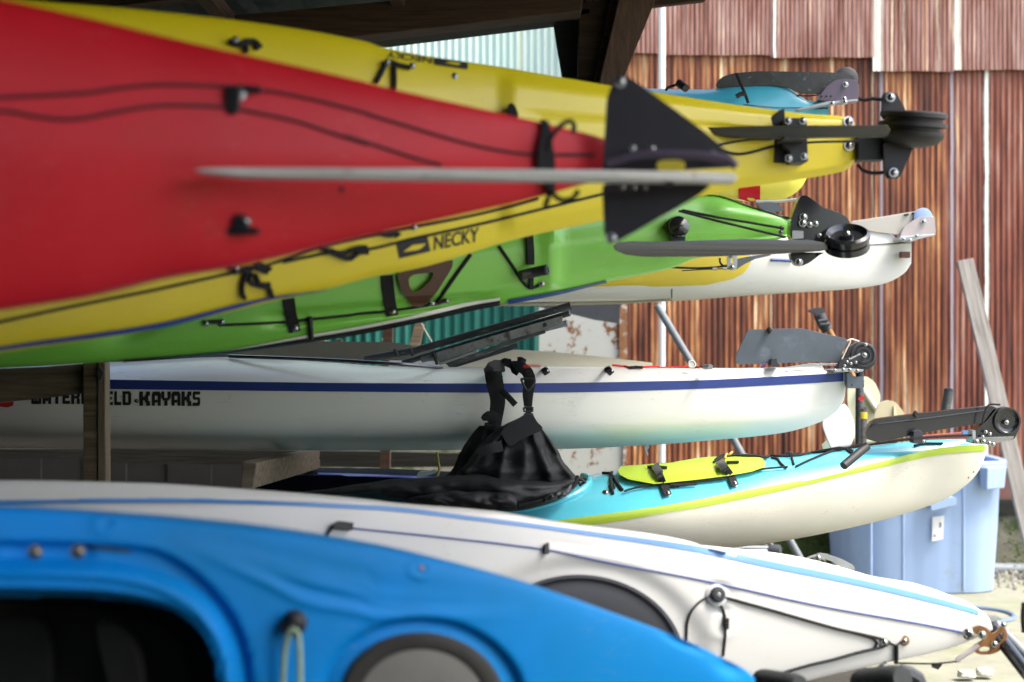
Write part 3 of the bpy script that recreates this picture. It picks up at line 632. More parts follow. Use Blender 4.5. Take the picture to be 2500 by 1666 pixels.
sbolt(sf, 1008, 555, 6, Yk, off=.006)
kn = [D_(1450, 400, 1560, 420, 1650, 380, 1720, 410), D_(1480, 430, 1600, 400, 1700, 430), D_(1565, 430, 1540, 500, 1540, 560, 1555, 595), D_(1600, 430, 1580, 480, 1630, 510), D_(1620, 440, 1650, 500, 1700, 510, 1730, 580), D_(1600, 500, 1680, 520, 1715, 500)]
for q in kn: scord('knotted_cord', sf, q, 6, 'cord', Yk, off=1.2)
for q in (D_(2040, 270, 2150, 320, 2230, 340, 2280, 300, 2340, 300), D_(2100, 290, 2180, 310, 2250, 280, 2330, 270), E_(280, 170, 380, 190, 450, 180, 420, 200)): scord('knotted_cord', sf, q, 6.5, 'cord', Yk, off=1.2)
sbolt(sf, 572, 654, 6, Yk, off=.008)
for q in (A_(1450, 275, 1520, 295, 1560, 275, 1620, 280, 1645, 310), A_(1560, 290, 1560, 340), A_(1600, 270, 1650, 300, 1620, 315)): scord('knotted_cord', sf, q, 8, 'cord', Yk, off=1)
sbolt(sf, 568, 105, 7, Yk, off=.014)
for q in (B_(345, 415, 400, 405, 450, 425, 520, 440), B_(360, 420, 330, 480, 300, 530), B_(415, 430, 418, 500, 415, 575)): scord('toggle_cord', sf, q, 6.5, 'cord', Yk, off=1)
sbolt(sf, 938, 159, 6, Yk, off=.014); sbolt(sf, 999, 168, 7, Yk, off=.014); sbolt(sf, 1110, 187, 7, Yk)
Yh = sf.hit(1250, 265)[0].y
plate('deck_fin', B_(1145, 745, 1150, 670, 1175, 655, 1200, 680, 1222, 745), Yh-.03, .03, 'black', Yk, rnd=1)
def textmesh(name, body, sf, cx, cy, wpx, hpx, ang, m, par, off=.0015, shear=0):
    cu = bpy.data.curves.new('t', 'FONT'); cu.body = body; cu.resolution_u = 3; cu.offset = .018; o = bpy.data.objects.new('t', cu); S.collection.objects.link(o)
    dg = bpy.context.evaluated_depsgraph_get(); me = bpy.data.meshes.new_from_object(o.evaluated_get(dg)); bpy.data.objects.remove(o)
    xs = [v.co.x for v in me.vertices]; ys = [v.co.y for v in me.vertices]; x0, x1, y0, y1 = min(xs), max(xs), min(ys), max(ys); vs = []; c, s = math.cos(ang), math.sin(ang)
    lastY = 3
    for v in me.vertices:
        u = ((v.co.x-x0)/(x1-x0)-.5)*wpx; w = -((v.co.y-y0)/(y1-y0)-.5)*hpx; u += shear*w; px, py = cx+u*c-w*s, cy+u*s+w*c
        l, n = sf.hit(px, py, off) if isinstance(sf, Surf) else (P(px, py, sf), 0)
        if l is None: l = P(px, py, lastY)
        lastY = l.y; vs.append(l)
    fs = [tuple(p.vertices) for p in me.polygons]; return mk(name, vs, fs, m, par, smooth_=False, normals=False)
def rot(cx, cy, pts, ang): c, s = math.cos(ang), math.sin(ang); return [(cx+x*c-y*s, cy+x*s+y*c) for x, y in pts]
an = math.radians(-11.5)
lb = spoly('logo_box', sf, rot(1008, 605, [(-38, -19), (40, -19), (40, 19), (-38, 19)], an), 'ink', Yk, off=.0015)
spoly('wave_emblem', sf, rot(1010, 606, [(-28, 3), (-12, -4), (-2, -9), (6, -2), (30, -6), (14, 5), (0, 6), (-14, 3)], an), 'yellow', lb, off=.003, cell=4)
textmesh('lettering', 'NECKY', sf, 1114, 583, 112, 34, an, 'ink', Yk, shear=-.25)
a2 = math.radians(180+8.2)
lb = spoly('logo_box', sf, rot(1100, 156, [(-42, -8), (42, -8), (42, 9), (-42, 9)], math.radians(8.2)), 'ink', Yk, off=.0015, cell=5)
spoly('wave_emblem', sf, rot(1106, 157, [(-22, 1), (-8, -3), (4, -4), (20, -1), (8, 3), (-6, 2)], math.radians(8.2)), 'yellow', lb, off=.003, cell=2)
textmesh('lettering', 'NECKY', sf, 998, 141, 112, 15, a2, 'ink', Yk)
# yellow kayak rudder
Yr = 3.38
plate('rudder_blade', C_(330, 812, 700, 802, 1480, 798, 1500, 830, 1480, 868, 900, 880, 500, 876, 390, 862), 3.30, .025, 'olive', Yk, bevel=.002)
br = plate('rudder_bracket', C_(735, 750, 790, 705, 825, 690, 832, 800, 740, 800), Yr+.0, .10, 'black', Yk, bevel=.002)
plate('rudder_bracket', C_(826, 752, 965, 752, 972, 805, 826, 805), Yr-.03, .12, 'grey2', Yk, bevel=.003)
plate('rudder_bracket', C_(740, 880, 830, 880, 840, 1040, 750, 1040), Yr-.0, .10, 'black', Yk, bevel=.002)
plate('rudder_bracket', C_(815, 880, 970, 880, 975, 1035, 860, 1040, 855, 960, 820, 930), Yr-.03, .12, 'grey2', Yk, bevel=.003, rnd=1, f=.08)
plate('rudder_bracket', C_(826, 870, 972, 870, 972, 884, 826, 884), 3.27, .12, 'black', Yk)
for q in ((845, 772), (940, 772), (850, 1012), (948, 1000)): pbolt(*C_(*q)[0], Yr-.03, 7.5, Yk)
ctube('rudder_cord', sf.pts(C_(340, 930, 520, 985, 740, 938), .006)+[P(*C_(980, 910)[0], 3.38), P(*C_(1290, 902)[0], 3.42)], .0032, 'cord', Yk)
ctube('rudder_cord', sf.pts(C_(380, 930, 560, 898, 740, 890), .006), .0028, 'cord', Yk)
for q in ((1225, 782), (1228, 930)):
    k = sbolt(sf, *C_(*q)[0], 11, Yk, off=.004)
plate('rudder_neck', C_(1285, 800, 1470, 800, 1470, 1020, 1290, 1022), 3.46, .05, 'black', Yk, bevel=.004)
plate('rudder_yoke', C_(1447, 760, 1448, 620, 1462, 592, 1500, 586, 1545, 600, 1590, 690, 1620, 760), 3.44, .012, 'plate', Yk, rnd=1, f=.12, bevel=.001)
plate('rudder_yoke', C_(1452, 900, 1660, 930, 1640, 960, 1568, 1120, 1545, 1140, 1480, 1140, 1465, 1100), 3.44, .012, 'plate', Yk, rnd=1, f=.12, bevel=.001)
for q in ((1500, 622), (1520, 1103), (1637, 915)): pbolt(*C_(*q)[0], 3.43, 9.5, Yk)
wc = P(*C_(1635, 790)[0], 3.44); r = 82*K*3.44; ax = (.06, -.13, 1)
lathe('rudder_wheel', wc+Vector((0, 0, -.028)), ax, [(r*.3, -.03), (r*.75, -.02), (r*.93, -.004), (r*.95, .0), (r*.95, .008), (r*.82, .010), (r*.82, .018), (r, .020), (r, .030), (r*.84, .032), (r*.84, .040), (r*.98, .042), (r*.98, .052), (r*.9, .056), (r*.3, .056)], 'black', Yk, seg=48)
ctube('rudder_cord', [P(*q, 3.46) for q in C_(1295, 632, 1340, 640, 1380, 630, 1450, 638)], .0045, 'cord', Yk); ctube('rudder_cord', [P(*q, 3.46) for q in C_(1290, 1050, 1320, 1085, 1380, 1105, 1455, 1102)], .0045, 'cord', Yk)
# ================================================================= GREEN KAYAK
sf = Surf(); Gk = T('kayak', 'lime green kayak lying tilted between the yellow kayak and the white one', 'kayak', 'kayaks stored on the rack')
yg = lin(0, 3.3, 1930, 4.05)
gtop = N_(-350, 640, 0, 600, 500, 560, 1000, 520, 1400, 490, 1600, 478, 1700, 474)+C_(370, 1243, 620, 1320, 870, 1392)
gbot = N_(-350, 912, 0, 900)+D_(680, 1004, 1400, 948)+E_(0, 856, 500, 763, 1000, 655, 1250, 612, 1500, 562, 1750, 500, 2200, 404)+F_(250, 345, 420, 320, 640, 250, 880, 205)
def gdisp(x, y, v):
    r = .022*smooth(0, 1, (y-(760-(x-650)*.09))/14)*smooth(1240, 1120, x)*smooth(640, 700, x)*smooth(1, .9, v)*smooth(0, 1, (812-(x-650)*.11-y)/20)
    r += -.012*gauss(x-1345, 16)*smooth(1, .85, v)+.014*smooth(1350, 1375, x)*smooth(1, .8, v)
    r += -.05*smooth(0, 1, (560-(x-1700)*.1-y)/60)*smooth(1700, 1800, x)*smooth(0, .4, v)
    r += .03*gauss(x-250-(900-y)*.9, 60)*smooth(100, 300, x)*smooth(1, .7, v)
    return r
facing(Gk, -350, 1936, gtop, gbot, yg, lambda x: .07*smooth(2000, 900, x)+.02, lambda x: .22*smooth(2000, 300, x)+.03, 'green', 'green', sf, n=150, m=60, disp=gdisp)
gb_ = curve(gbot); G1 = [(x, gb_(x)-5-7*smooth(480, 760, x)-7*smooth(480, 800, x)) for x in range(500, 1260, 40)]; G2 = [(x, gb_(x)-5-7*smooth(480, 760, x)) for x in range(500, 1260, 40)]
stripe('seam_band', sf, G1, G2, 'white', Gk, off=.003, rows=2)
stripe('gunwale_trim', sf, [(x, gb_(x)-5-7*smooth(480, 760, x)) for x in range(300, 1240, 40)], [(x, gb_(x)-.6) for x in range(300, 1240, 40)], 'gloss', Gk, off=.004, rows=2)
stripe('gunwale_trim', sf, [(x, gb_(x)-11+6*smooth(1240, 1500, x)) for x in range(1240, 1500, 20)], [(x, gb_(x)-.6) for x in range(1240, 1500, 20)], 'trimblue', Gk, off=.004, rows=2)
stripe('stern_seam', sf, C_(360, 1248, 620, 1322, 872, 1392), C_(430, 1262, 640, 1336, 872, 1408), 'grey', Gk, off=.004, rows=2)
scord('deck_line', sf, D_(1395, 768, 1850, 745, 2352, 690)+E_(370, 680, 640, 640, 700, 612), 3.4, 'cord', Gk)
scord('deck_line', sf, E_(700, 612, 800, 470, 910, 320), 4.6, 'cord', Gk); scord('deck_line', sf, E_(1090, 265, 1190, 410, 1235, 480, 1290, 530, 1360, 505), 4.2, 'cord', Gk)
band('deck_strap', D_(1838, 600, 1850, 680, 1878, 806), [30, 29, 28], .003, 'web', Gk, sf=sf, off=.002); band('deck_strap', E_(375, 450, 385, 560, 412, 712), [29, 29, 28], .003, 'web', Gk, sf=sf, off=.002)
for (a, b), r_ in zip(D_(1310, 754, 1412, 742, 1880, 787)+E_(412, 690, 660, 622, 755, 602, 1362, 500), (6, 6, 7, 7, 6, 6, 6)): sbolt(sf, a, b, r_, Gk, off=.006)
scord('toggle', sf, D_(1972, 712, 1978, 780, 1982, 840), 6.5, 'black', Gk, off=1); scord('fitting', sf, D_(1290, 752, 1360, 745, 1420, 742), 5, 'black', Gk)
scord('fitting', sf, E_(640, 625, 700, 625, 755, 600), 5, 'black', Gk)
yl = sf.hit(*E_(600, 500)[0])[0].y
plate('brown_bracket', E_(448, 430, 800, 345, 795, 400, 690, 570, 600, 655, 545, 652, 475, 560, 455, 500), lambda x, y: sf.hit(x, y)[0].y-.016 if sf.hit(x, y)[0] else yl, .01, 'brown', Gk, holes=[E_(515, 470, 545, 445, 680, 428, 660, 480, 590, 545, 545, 560, 520, 520)], rnd=2, f=.15)
band('deck_strap', E_(1278, 200, 1285, 300, 1285, 380), [17, 17, 17], .008, 'web', Gk, sf=sf, off=.004); band('deck_strap', E_(1292, 440, 1290, 530), 10, .006, 'web', Gk, sf=sf, off=.004)
l = sf.hit(*E_(1270, 420)[0], .03)[0]; e = sf.hit(*E_(1350, 390)[0], .055)[0]; s_ = sf.hit(*E_(1200, 435)[0], .03)[0]
tg = tube('toggle_tube', [s_, l, e], .0135, 'black', Gk, seg=16)
lathe('tube_mouth', e+(e-l).normalized()*.0005, (e-l), [(.0142, -.004), (.0142, .002), (.010, .002), (.009, -.001)], 'grey', tg, seg=18)
# glossy clip and rudder of the green kayak
yl = sf.hit(*E_(2220, 160)[0])[0].y
ck = plate('rudder_clip', E_(2195, 80, 2275, 85, 2285, 240, 2195, 245, 2190, 200, 2140, 150, 2160, 110), yl-.035, .035, 'gloss', Gk, rnd=1, f=.12, bevel=.006); lathe('knob', P(*E_(2240, 140)[0], yl-.04), (0.2, -1, .2), [(.030, 0), (.028, .006), (.012, .014), (.006, .016)], 'gloss', ck)
yb = 3.72
bp = F_(-425, 215, -350, 195, 0, 222, 600, 218, 1000, 225, 1100, 250, 1090, 290, 1000, 300, 600, 325, 0, 332, -330, 330, -420, 280)
bp = E_(1822, 262, 1850, 240, 1950, 233)+F_(0, 236, 600, 218, 1000, 228, 1110, 250, 1090, 292, 800, 312, 400, 328, 0, 333)+E_(2000, 330, 1900, 318, 1835, 290)
plate('rudder_blade', bp, lambda x, y: 3.72+(x-1500)/500*.12, .025, 'gloss', Gk, rnd=1, f=.1, bevel=.008)
plate('rudder_yoke', C_(862, 1520, 865, 1400, 905, 1290, 930, 1250, 960, 1245, 1000, 1270, 1070, 1325, 1180, 1360, 1225, 1390, 1245, 1430, 1240, 1510, 1100, 1560, 900, 1540), 3.92, .05, 'gloss', Gk, rnd=2, f=.15, bevel=.008)
plate('rudder_yoke', F_(858, 305, 1085, 305, 1050, 320, 985, 370, 935, 392, 895, 385, 870, 350), 3.93, .03, 'gloss', Gk, rnd=2, f=.15, bevel=.004)
plate('yoke_label', F_(875, 165, 945, 168, 945, 215, 875, 220), 3.905, .01, 'alu', Gk)
for q, r_ in zip(F_(945, 80, 940, 118, 985, 128, 1022, 122, 916, 368, 1048, 198), (8, 8, 6, 6, 8, 5)): pbolt(*q, 3.91, r_, Gk)
for q in F_(805, 150, 800, 178): pbolt(*q, 3.98, 5, Gk)
wc = P(*F_(1222, 215)[0], 3.86); r = 54*K*3.86; ax = (-.12, -.50, .86)
lathe('rudder_wheel', wc, ax, [(r*.4, -.035), (r, -.03), (r, -.012), (r*.9, -.01), (r*.9, -.002), (r*1.02, 0), (r*1.02, .012), (r*.9, .018), (r*.84, .012), (r*.74, .004), (r*.3, .002), (r*.26, .014), (r*.1, .016)], 'gloss', Gk, seg=48)
bolt(wc+Vector(ax).normalized()*.014, ax, .009, Gk)
ctube('rudder_cord', [P(*q, 3.9+i*.01) for i, q in enumerate(F_(170, 35, 400, 82, 620, 118, 820, 152))], .0035, 'cord', Gk, step=.05); ctube('rudder_cord', [P(*q, 3.88+i*.01) for i, q in enumerate(F_(150, 40, 400, 105, 620, 158, 830, 208))], .0035, 'cord', Gk, step=.05)
# ================================================================= SKY BLUE KAYAK (top right)
sf = Surf(); Lk = T('kayak', 'sky blue kayak stern behind the yellow kayak with a grey rudder strapped up', 'kayak', 'kayaks stored on the rack')
lt = N_(1200, 200, 1450, 214)+C_(0, 572, 300, 574, 500, 556, 640, 545, 760, 543, 830, 556, 880, 582, 930, 620, 980, 645, 1060, 650, 1102, 653)
upright(Lk, 1200, 2022, N_(1200, 460, 1600, 420, 1850, 350, 2022, 290), N_(1200, 262, 1600, 262, 1800, 260, 1950, 263, 2022, 262), lt, lambda x: 5.3, lambda x: .22*smooth(2060, 1300, x)+.01, 'cyan2', 'cyan2', sf)
stripe('seam', sf, C_(560, 668, 800, 686, 1100, 688), C_(560, 674, 800, 693, 1100, 697), 'gloss', Lk, off=.003, rows=1)
plate('rudder_blade', C_(388, 545, 395, 520, 430, 490, 500, 468, 640, 455, 800, 456, 1220, 465, 1262, 485, 1275, 510, 1200, 600, 1040, 597, 930, 596, 860, 562, 760, 545, 640, 548, 530, 566, 400, 566), 5.28, .012, mat('scuffed_grey_blade', (.06, .068, .072), .6, var=.25, scale=18, spots=((.13, .14, .14), 30, .60, .05)), Lk, rnd=1, f=.1, bevel=.002)
plate('rudder_housing', C_(1040, 642, 1055, 600, 1100, 545, 1150, 512, 1200, 505, 1280, 510, 1302, 550, 1296, 642), 5.26, .05, 'purple', Lk, rnd=1, f=.12, bevel=.004)
lathe('pivot_hub', P(*C_(1212, 510)[0], 5.30), TOCAM, [(.045, -.02), (.045, .015), (.04, .018)], 'grey2', Lk)
pbolt(*C_(1213, 540)[0], 5.255, 6, Lk)
for q in C_(1062, 615, 1092, 615, 1122, 615): pbolt(*q, 5.258, 2, Lk, m='black')
band('hold_down_strap', C_(515, 468, 545, 540, 575, 610, 592, 660), 7, .003, 'web', Lk, Y=5.2)
tube('strap_toggle', [P(*C_(518, 618)[0], 5.18), P(*C_(545, 600)[0], 5.18), P(*C_(576, 598)[0], 5.18)], .009, 'black', Lk)
tube('toggle', [P(*C_(150, 530)[0], 5.1), P(*C_(195, 565)[0], 5.06)], .014, 'black', Lk, seg=14)
ctube('toggle_cord', [P(*q, 5.12) for q in C_(65, 578, 80, 560, 130, 543, 155, 540)], .005, 'cord', Lk)
plate('mount_plate', C_(900, 698, 1100, 648, 1300, 632, 1300, 642, 1120, 662, 930, 700), 5.2, .06, 'alu', Lk)
for q in C_(1130, 662, 1205, 632, 1210, 652): pbolt(*q, 5.19, 5, Lk)
ctube('rudder_cord', [P(*q, 5.25) for q in C_(900, 612, 980, 612, 1040, 606)], .003, 'cord', Lk)
# ================================================================= YELLOW AND RED STERN under the yellow kayak
sf = Surf(); Zk = T('kayak', 'short view of a yellow stern with a red band between the yellow and green kayaks', 'kayak', 'kayaks stored on the rack')
facing(Zk, 1500, 1969, N_(1500, 400, 1700, 400, 1850, 405, 1940, 412, 1969, 420), N_(1500, 485, 1740, 480)+C_(600, 1282, 700, 1290, 800, 1276, 870, 1248, 930, 1200, 962, 1145), lambda x: 4.9, lambda x: .03, lambda x: .15, mat('pale_yellow_gelcoat', (.80, .72, .09), .35, var=.03), 'yellow2', sf, n=50, m=20)
stripe('red_band', sf, C_(530, 1195, 600, 1190, 668, 1185), C_(510, 1255, 600, 1283, 682, 1289), 'red', Zk, off=.003)
tube('keel_edge', [P(*q, 4.85) for q in C_(640, 1286, 780, 1286, 900, 1274)], .006, 'alu', Zk)
plate('rudder_blade', C_(640, 1300, 720, 1290, 790, 1300, 830, 1350, 700, 1350), 4.7, .01, 'grey', Zk, rnd=1)
# ================================================================= WHITE AND YELLOW HULL behind green rudder
sf = Surf(); Ck = T('kayak', 'white sea kayak with a yellow hull patch and pale folded rudder below the green one', 'kayak', 'kayaks stored on the rack')
wt = N_(1100, 640, 1500, 600, 1700, 575, 1900, 560)+F_(1200, 170, 1330, 152, 1440, 148, 1480, 170, 1520, 200, 1560, 232, 1632, 240)
wk = E_(700, 645, 1000, 648, 1290, 645, 1900, 630, 2352, 608)+F_(500, 588, 1000, 556, 1200, 543, 1400, 518, 1480, 498, 1560, 458, 1600, 425, 1626, 385)
wg = N_(1060, 680, 1500, 640)+F_(0, 300, 600, 285, 1000, 272, 1370, 262, 1560, 250, 1634, 245)
upright(Ck, 1068, 2224, wk, wg, wt, lambda x: 5.6, lambda x: .24*smooth(2250, 1300, x)+.008, 'white2', 'white2', sf, n=120)
spoly('yellow_patch', sf, N_(1180, 690)+E_(1500, 548, 1650, 537)+F_(0, 533, 300, 516, 480, 482, 570, 432, 612, 370, 600, 320, 300, 290, 0, 300)+N_(1300, 640), 'yellow2', Ck, off=.002)
stripe('seam', sf, F_(1340, 256, 1560, 243, 1632, 238), F_(1340, 263, 1560, 250, 1632, 245), 'gloss', Ck, off=.002, rows=1, step=6)
stripe('joint_line', sf, E_(2192, 536, 2198, 536), E_(2192, 612, 2198, 612), 'ink', Ck, off=.002, step=1)
stripe('keel_strip', sf, E_(1000, 628, 1290, 625, 1900, 615, 2352, 596)+F_(100, 600), E_(1000, 645, 1290, 642, 1900, 628, 2352, 606)+F_(100, 610), 'beige', Ck, off=.003, rows=1)
plate('notch', F_(1573, 300, 1626, 300, 1626, 338, 1573, 336), 5.54, .04, 'dirtred', Ck)
plate('rudder_blade', F_(1250, 105, 1400, 85, 1700, 35, 1735, 40, 1785, 85, 1650, 120, 1565, 195, 1400, 175, 1250, 150), 5.58, .012, mat('pale_blade', (.50, .48, .43), .5, var=.06), Ck, rnd=1, f=.08, bevel=.002)
lathe('blue_pulley', P(*F_(1705, 80)[0], 5.575), TOCAM, [(.036, -.01), (.036, .008), (.03, .01)], mat('pale_blue_plastic', (.30, .42, .66), .4), Ck)
plate('rudder_housing', F_(1563, 212, 1568, 180, 1590, 140, 1660, 92, 1690, 78, 1780, 76, 1790, 190, 1620, 205), 5.56, .05, 'pinkgrey', Ck, rnd=1, f=.1, bevel=.003)
pbolt(*F_(1713, 110)[0], 5.555, 6, Ck)
for q in (F_(1588, 66, 1615, 62), F_(1638, 54, 1700, 58)): tube('slot', [P(*q[0], 5.576), P(*q[1], 5.576)], .004, 'ink', Ck)
plate('mount_plate', F_(1550, 225, 1560, 205, 1790, 186, 1785, 196, 1700, 215, 1640, 235), 5.5, .08, 'alu', Ck, bevel=.002)
for q in F_(1585, 222, 1625, 228, 1668, 200): pbolt(*q, 5.49, 4, Ck)
st = plate('steel_bracket', F_(458, 315, 522, 312, 522, 400, 505, 420, 470, 418, 458, 400), 5.25, .006, 'alu', Ck, holes=[F_(482, 342, 497, 342, 498, 372, 483, 372)], rnd=1, f=.12, bevel=.001)
for q in F_(488, 325, 490, 400): pbolt(*q, 5.245, 5, Ck)
plate('rudder_arm', F_(522, 345, 600, 330, 742, 308, 735, 325, 640, 345, 560, 385, 520, 412), 5.27, .02, 'grey', Ck, rnd=1, f=.1)
ctube('rudder_cord', [P(*q, 5.3) for q in F_(100, 400, 250, 405, 380, 400, 460, 388)], .004, 'cord', Ck); ctube('rudder_cord', [P(*q, 5.24) for q in F_(170, 422, 300, 414, 470, 408)], .002, 'cord', Ck)
tube('crimp', [P(*q, 5.24) for q in F_(365, 411, 395, 411)], .005, 'alu', Ck); tube('crimp', [P(*q, 5.24) for q in F_(430, 409, 455, 409)], .005, 'alu', Ck)
ctube('rudder_cord', [P(*q, 5.28) for q in F_(412, 340, 412, 365, 430, 388, 455, 396)], .004, 'cord', Ck)
scord('rudder_cord', sf, F_(735, 352, 800, 354, 870, 358), 3.5, 'trimblue', Ck)
# ================================================================= WHITE KAYAK WITH NAVY STRIPE
sf = Surf(); Wk = T('kayak', 'white kayak with navy stripe and black lettering on its side, grey rudder folded up', 'kayak', 'kayaks stored on the rack')
wkeel = N_(-400, 1092, 0, 1093, 400, 1098, 800, 1100, 1355, 1097, 1600, 1086, 1753, 1074, 1906, 1058, 2002, 1031, 2040, 1005, 2060, 978, 2067, 935)
wgun = N_(-400, 918, 253, 926, 900, 935, 1180, 936, 1309, 935, 1500, 932, 1700, 928, 1906, 918, 2059, 910, 2068, 909)
wcr = N_(-400, 880, 253, 884, 550, 872, 800, 885, 1000, 897, 1278, 896, 1500, 897, 1700, 899, 1906, 897, 1960, 890, 1983, 887, 2003, 888, 2015, 905, 2068, 909)
upright(Wk, -400, 2068, wkeel, wgun, wcr, lambda x: 4.7, lambda x: .27*smooth(2150, 1000, x)+.006, 'white', 'white', sf, n=150, prof=(curve([(0, 0), (.25, .36), (.5, .72), (.62, .86), (.75, .945), (.88, .98), (1, 1)]), curve([(0, 0), (.25, .10), (.5, .22), (.62, .30), (.75, .45), (.88, .68), (1, 1)])))
stripe('navy_stripe', sf, N_(-380, 918, 253, 927, 900, 936, 1180, 937, 1309, 936, 1700, 929, 1906, 919, 2059, 911), N_(-380, 940, 253, 950, 900, 957, 1180, 959, 1309, 959, 1700, 950, 1906, 940, 2064, 931), 'navy', Wk, off=.0015)
GL = {'W': [(0, 0, .28, 1), (.72, 0, 1, 1), (.28, 0, .72, .22), (.4, .22, .6, .9)], 'A': [(0, 0, .34, .88), (.66, 0, 1, .88), (.1, .88, .9, 1), (.34, .7, .66, .88), (.34, .22, .66, .42)],
      'T': [(.33, 0, .67, 1), (0, .76, .33, 1), (.67, .76, 1, 1)], 'E': [(0, 0, .36, 1), (.36, 0, 1, .22), (.36, .78, 1, 1), (.36, .40, .88, .60)], 'R': [(0, 0, .34, 1), (.34, .8, .9, 1), (.66, .5, 1, .85), (.34, .38, .9, .55), (.66, 0, 1, .38)],
      'F': [(0, 0, .36, 1), (.36, .78, 1, 1), (.36, .40, .88, .60)], 'I': [(.3, 0, .7, 1)], 'L': [(0, 0, .38, 1), (.38, 0, 1, .24)], 'D': [(0, 0, .34, 1), (.34, .8, .88, 1), (.34, 0, .88, .2), (.66, .1, 1, .9)],
      'K': [(0, 0, .34, 1), (.34, .38, .58, .64), (.52, .5, .84, .78), (.62, .7, 1, 1), (.52, .25, .86, .5), (.64, 0, 1, .34)], 'Y': [(0, .5, .34, 1), (.66, .5, 1, 1), (.14, .38, .86, .55), (.33, 0, .67, .4)],
      'S': [(.05, .78, 1, 1), (0, .5, .34, .9), (.1, .42, .92, .6), (.66, .1, 1, .52), (0, 0, .92, .22)]}
vs = []; fs = []
def letter(ch, xa, xb, yt, yb):
    for k, (a, b, c, d) in enumerate(GL[ch]):
        for i in range(3):
            for j in range(3):
                px = xa+(xb-xa)*(a+(c-a)*i/2); py = yb+(yt-yb)*(b+(d-b)*j/2); l, n = sf.hit(px, py, .0013+.00025*k); vs.append(l or P(px, py, 4.45))
        o = len(vs)-9
        for i in range(2):
            for j in range(2): q = o+i*3+j; fs.append((q, q+1, q+4, q+3))
xs = 77
for ch in 'WATERFIELD':
    wd = {'W': 24, 'I': 9, 'L': 17, 'E': 18, 'F': 17}.get(ch, 21)
    if ch == 'E' and xs > 220: xs = 258
    letter(ch, xs, xs+wd, 955.5-(4 if xs < 200 else 0), 989.5-(3 if xs < 200 else 0)); xs += wd+3.4
mk('lettering', vs, fs, 'ink', Wk, smooth_=False, normals=False); vs = []; fs = []
for ch, a, b in zip('KAYAKS', (890, 970, 1030, 1095, 1158, 1230), (958, 1027, 1090, 1152, 1222, 1278)): letter(ch, a/2.6133, b/2.6133, 956, 991)
mk('lettering', vs, fs, 'ink', Wk, smooth_=False, normals=False)
spoly('lettering_dot', sf, D_(857, 1250, 865, 1240, 880, 1238, 888, 1250, 880, 1265, 863, 1264), 'ink', Wk, rnd=1, cell=2); sbolt(sf, *D_(874, 1250)[0], 3.5, Wk)
spoly('red_emblem', sf, D_(-60, 1266, 88, 1256, 84, 1285, 60, 1278, 50, 1294, 10, 1280, -60, 1282), 'redink', Wk, cell=4)
# cockpit rim
rimp = [P(a, b, y) for (a, b), y in zip(N_(560, 870, 650, 873, 800, 879, 920, 886, 1010, 892, 1079, 899), (4.62, 4.56, 4.5, 4.48, 4.52, 4.62))]
ctube('cockpit_rim', rimp, .006, 'gloss', Wk, step=.03)
0 and mk('cockpit_opening', [P(a, b, y) for (a, b, y) in ((560, 871, 4.62), (800, 880, 4.50), (1010, 893, 4.53), (1079, 900, 4.63), (1060, 892, 4.85), (800, 872, 4.95), (560, 866, 4.8))], [tuple(range(7))], 'coam', Wk)
for q in (E_(1378, 1044, 1388, 1058, 1404, 1082), E_(1778, 1040, 1792, 1056, 1815, 1082)):
    band('deck_strap', q, [15, 15, 13], .002, 'web', Wk, sf=sf, off=.001); sbolt(sf, q[2][0]-2, q[2][1]-5, 4, Wk, off=.005)
scord('deck_line', sf, E_(1250, 1032, 1300, 1028, 1360, 1032), 2.6, 'redcord', Wk, off=1); scord('deck_line', sf, E_(1815, 1024, 1870, 1030, 1930, 1048, 1980, 1046, 2050, 1042, 2352, 1036)+F_(100, 1040, 240, 1034, 285, 1046), 2.6, 'redcord', Wk, off=1.2)
for q in (E_(1930, 1052, 1980, 1050, 2010, 1052), E_(1960, 1035, 2000, 1052), E_(2330, 1030, 2352, 1048), F_(285, 1030, 310, 1052, 325, 1040)): scord('knot', sf, q, 3.6, 'cord', Wk, off=1.4)
lathe('pad_eye', P(*F_(232, 1018)[0], 4.62), (.1, -1, .2), [(.011, -.003), (.014, 0), (.011, .003), (.009, 0)], 'whitecord', Wk)
tube('tube_end', [P(*F_(318, 1036)[0], 4.6), P(*F_(352, 1036)[0], 4.55)], .0085, 'pipe', Wk, seg=14)
stripe('deck_groove', sf, F_(812, 1068, 860, 1060, 930, 1056, 1020, 1053), F_(812, 1072, 860, 1064, 930, 1059, 1020, 1055), 'ink', Wk, off=.0015, rows=1, step=6)
stripe('deck_scuff', sf, F_(430, 1062, 480, 1064, 530, 1072), F_(430, 1064, 480, 1066, 530, 1074), 'ink', Wk, off=.0015, rows=1, step=6)
# rudder
Y0 = 4.66
ba = plate('rudder_blade', F_(512, 975, 518, 955, 583, 815, 598, 798, 620, 796, 920, 788, 945, 792, 1240, 860, 1205, 920, 1165, 1003, 900, 1008, 560, 1020, 530, 1018, 514, 1000), Y0+.02, .010, 'grey', Wk, rnd=1, f=.12, bevel=.002)
lathe('blade_stop', P(*F_(727, 800)[0], Y0+.015), TOCAM, [(.010, -.012), (.012, 0), (.009, .012), (.004, .014)], 'black', Wk, seg=16, sx=.7)
cp = plate('blade_clip', F_(735, 1032, 742, 985, 775, 980, 780, 1010, 797, 1020, 795, 1036), Y0-.02, .05, 'grey2', Wk, rnd=1, f=.1, bevel=.002)
plate('rudder_bracket', F_(1160, 1048, 1168, 1005, 1190, 990, 1232, 925, 1245, 905, 1290, 880, 1345, 876, 1395, 905, 1412, 960, 1400, 1020, 1360, 1052, 1300, 1060, 1250, 1040), Y0+.0, .045, 'plate', Wk, rnd=1, f=.12, bevel=.003)
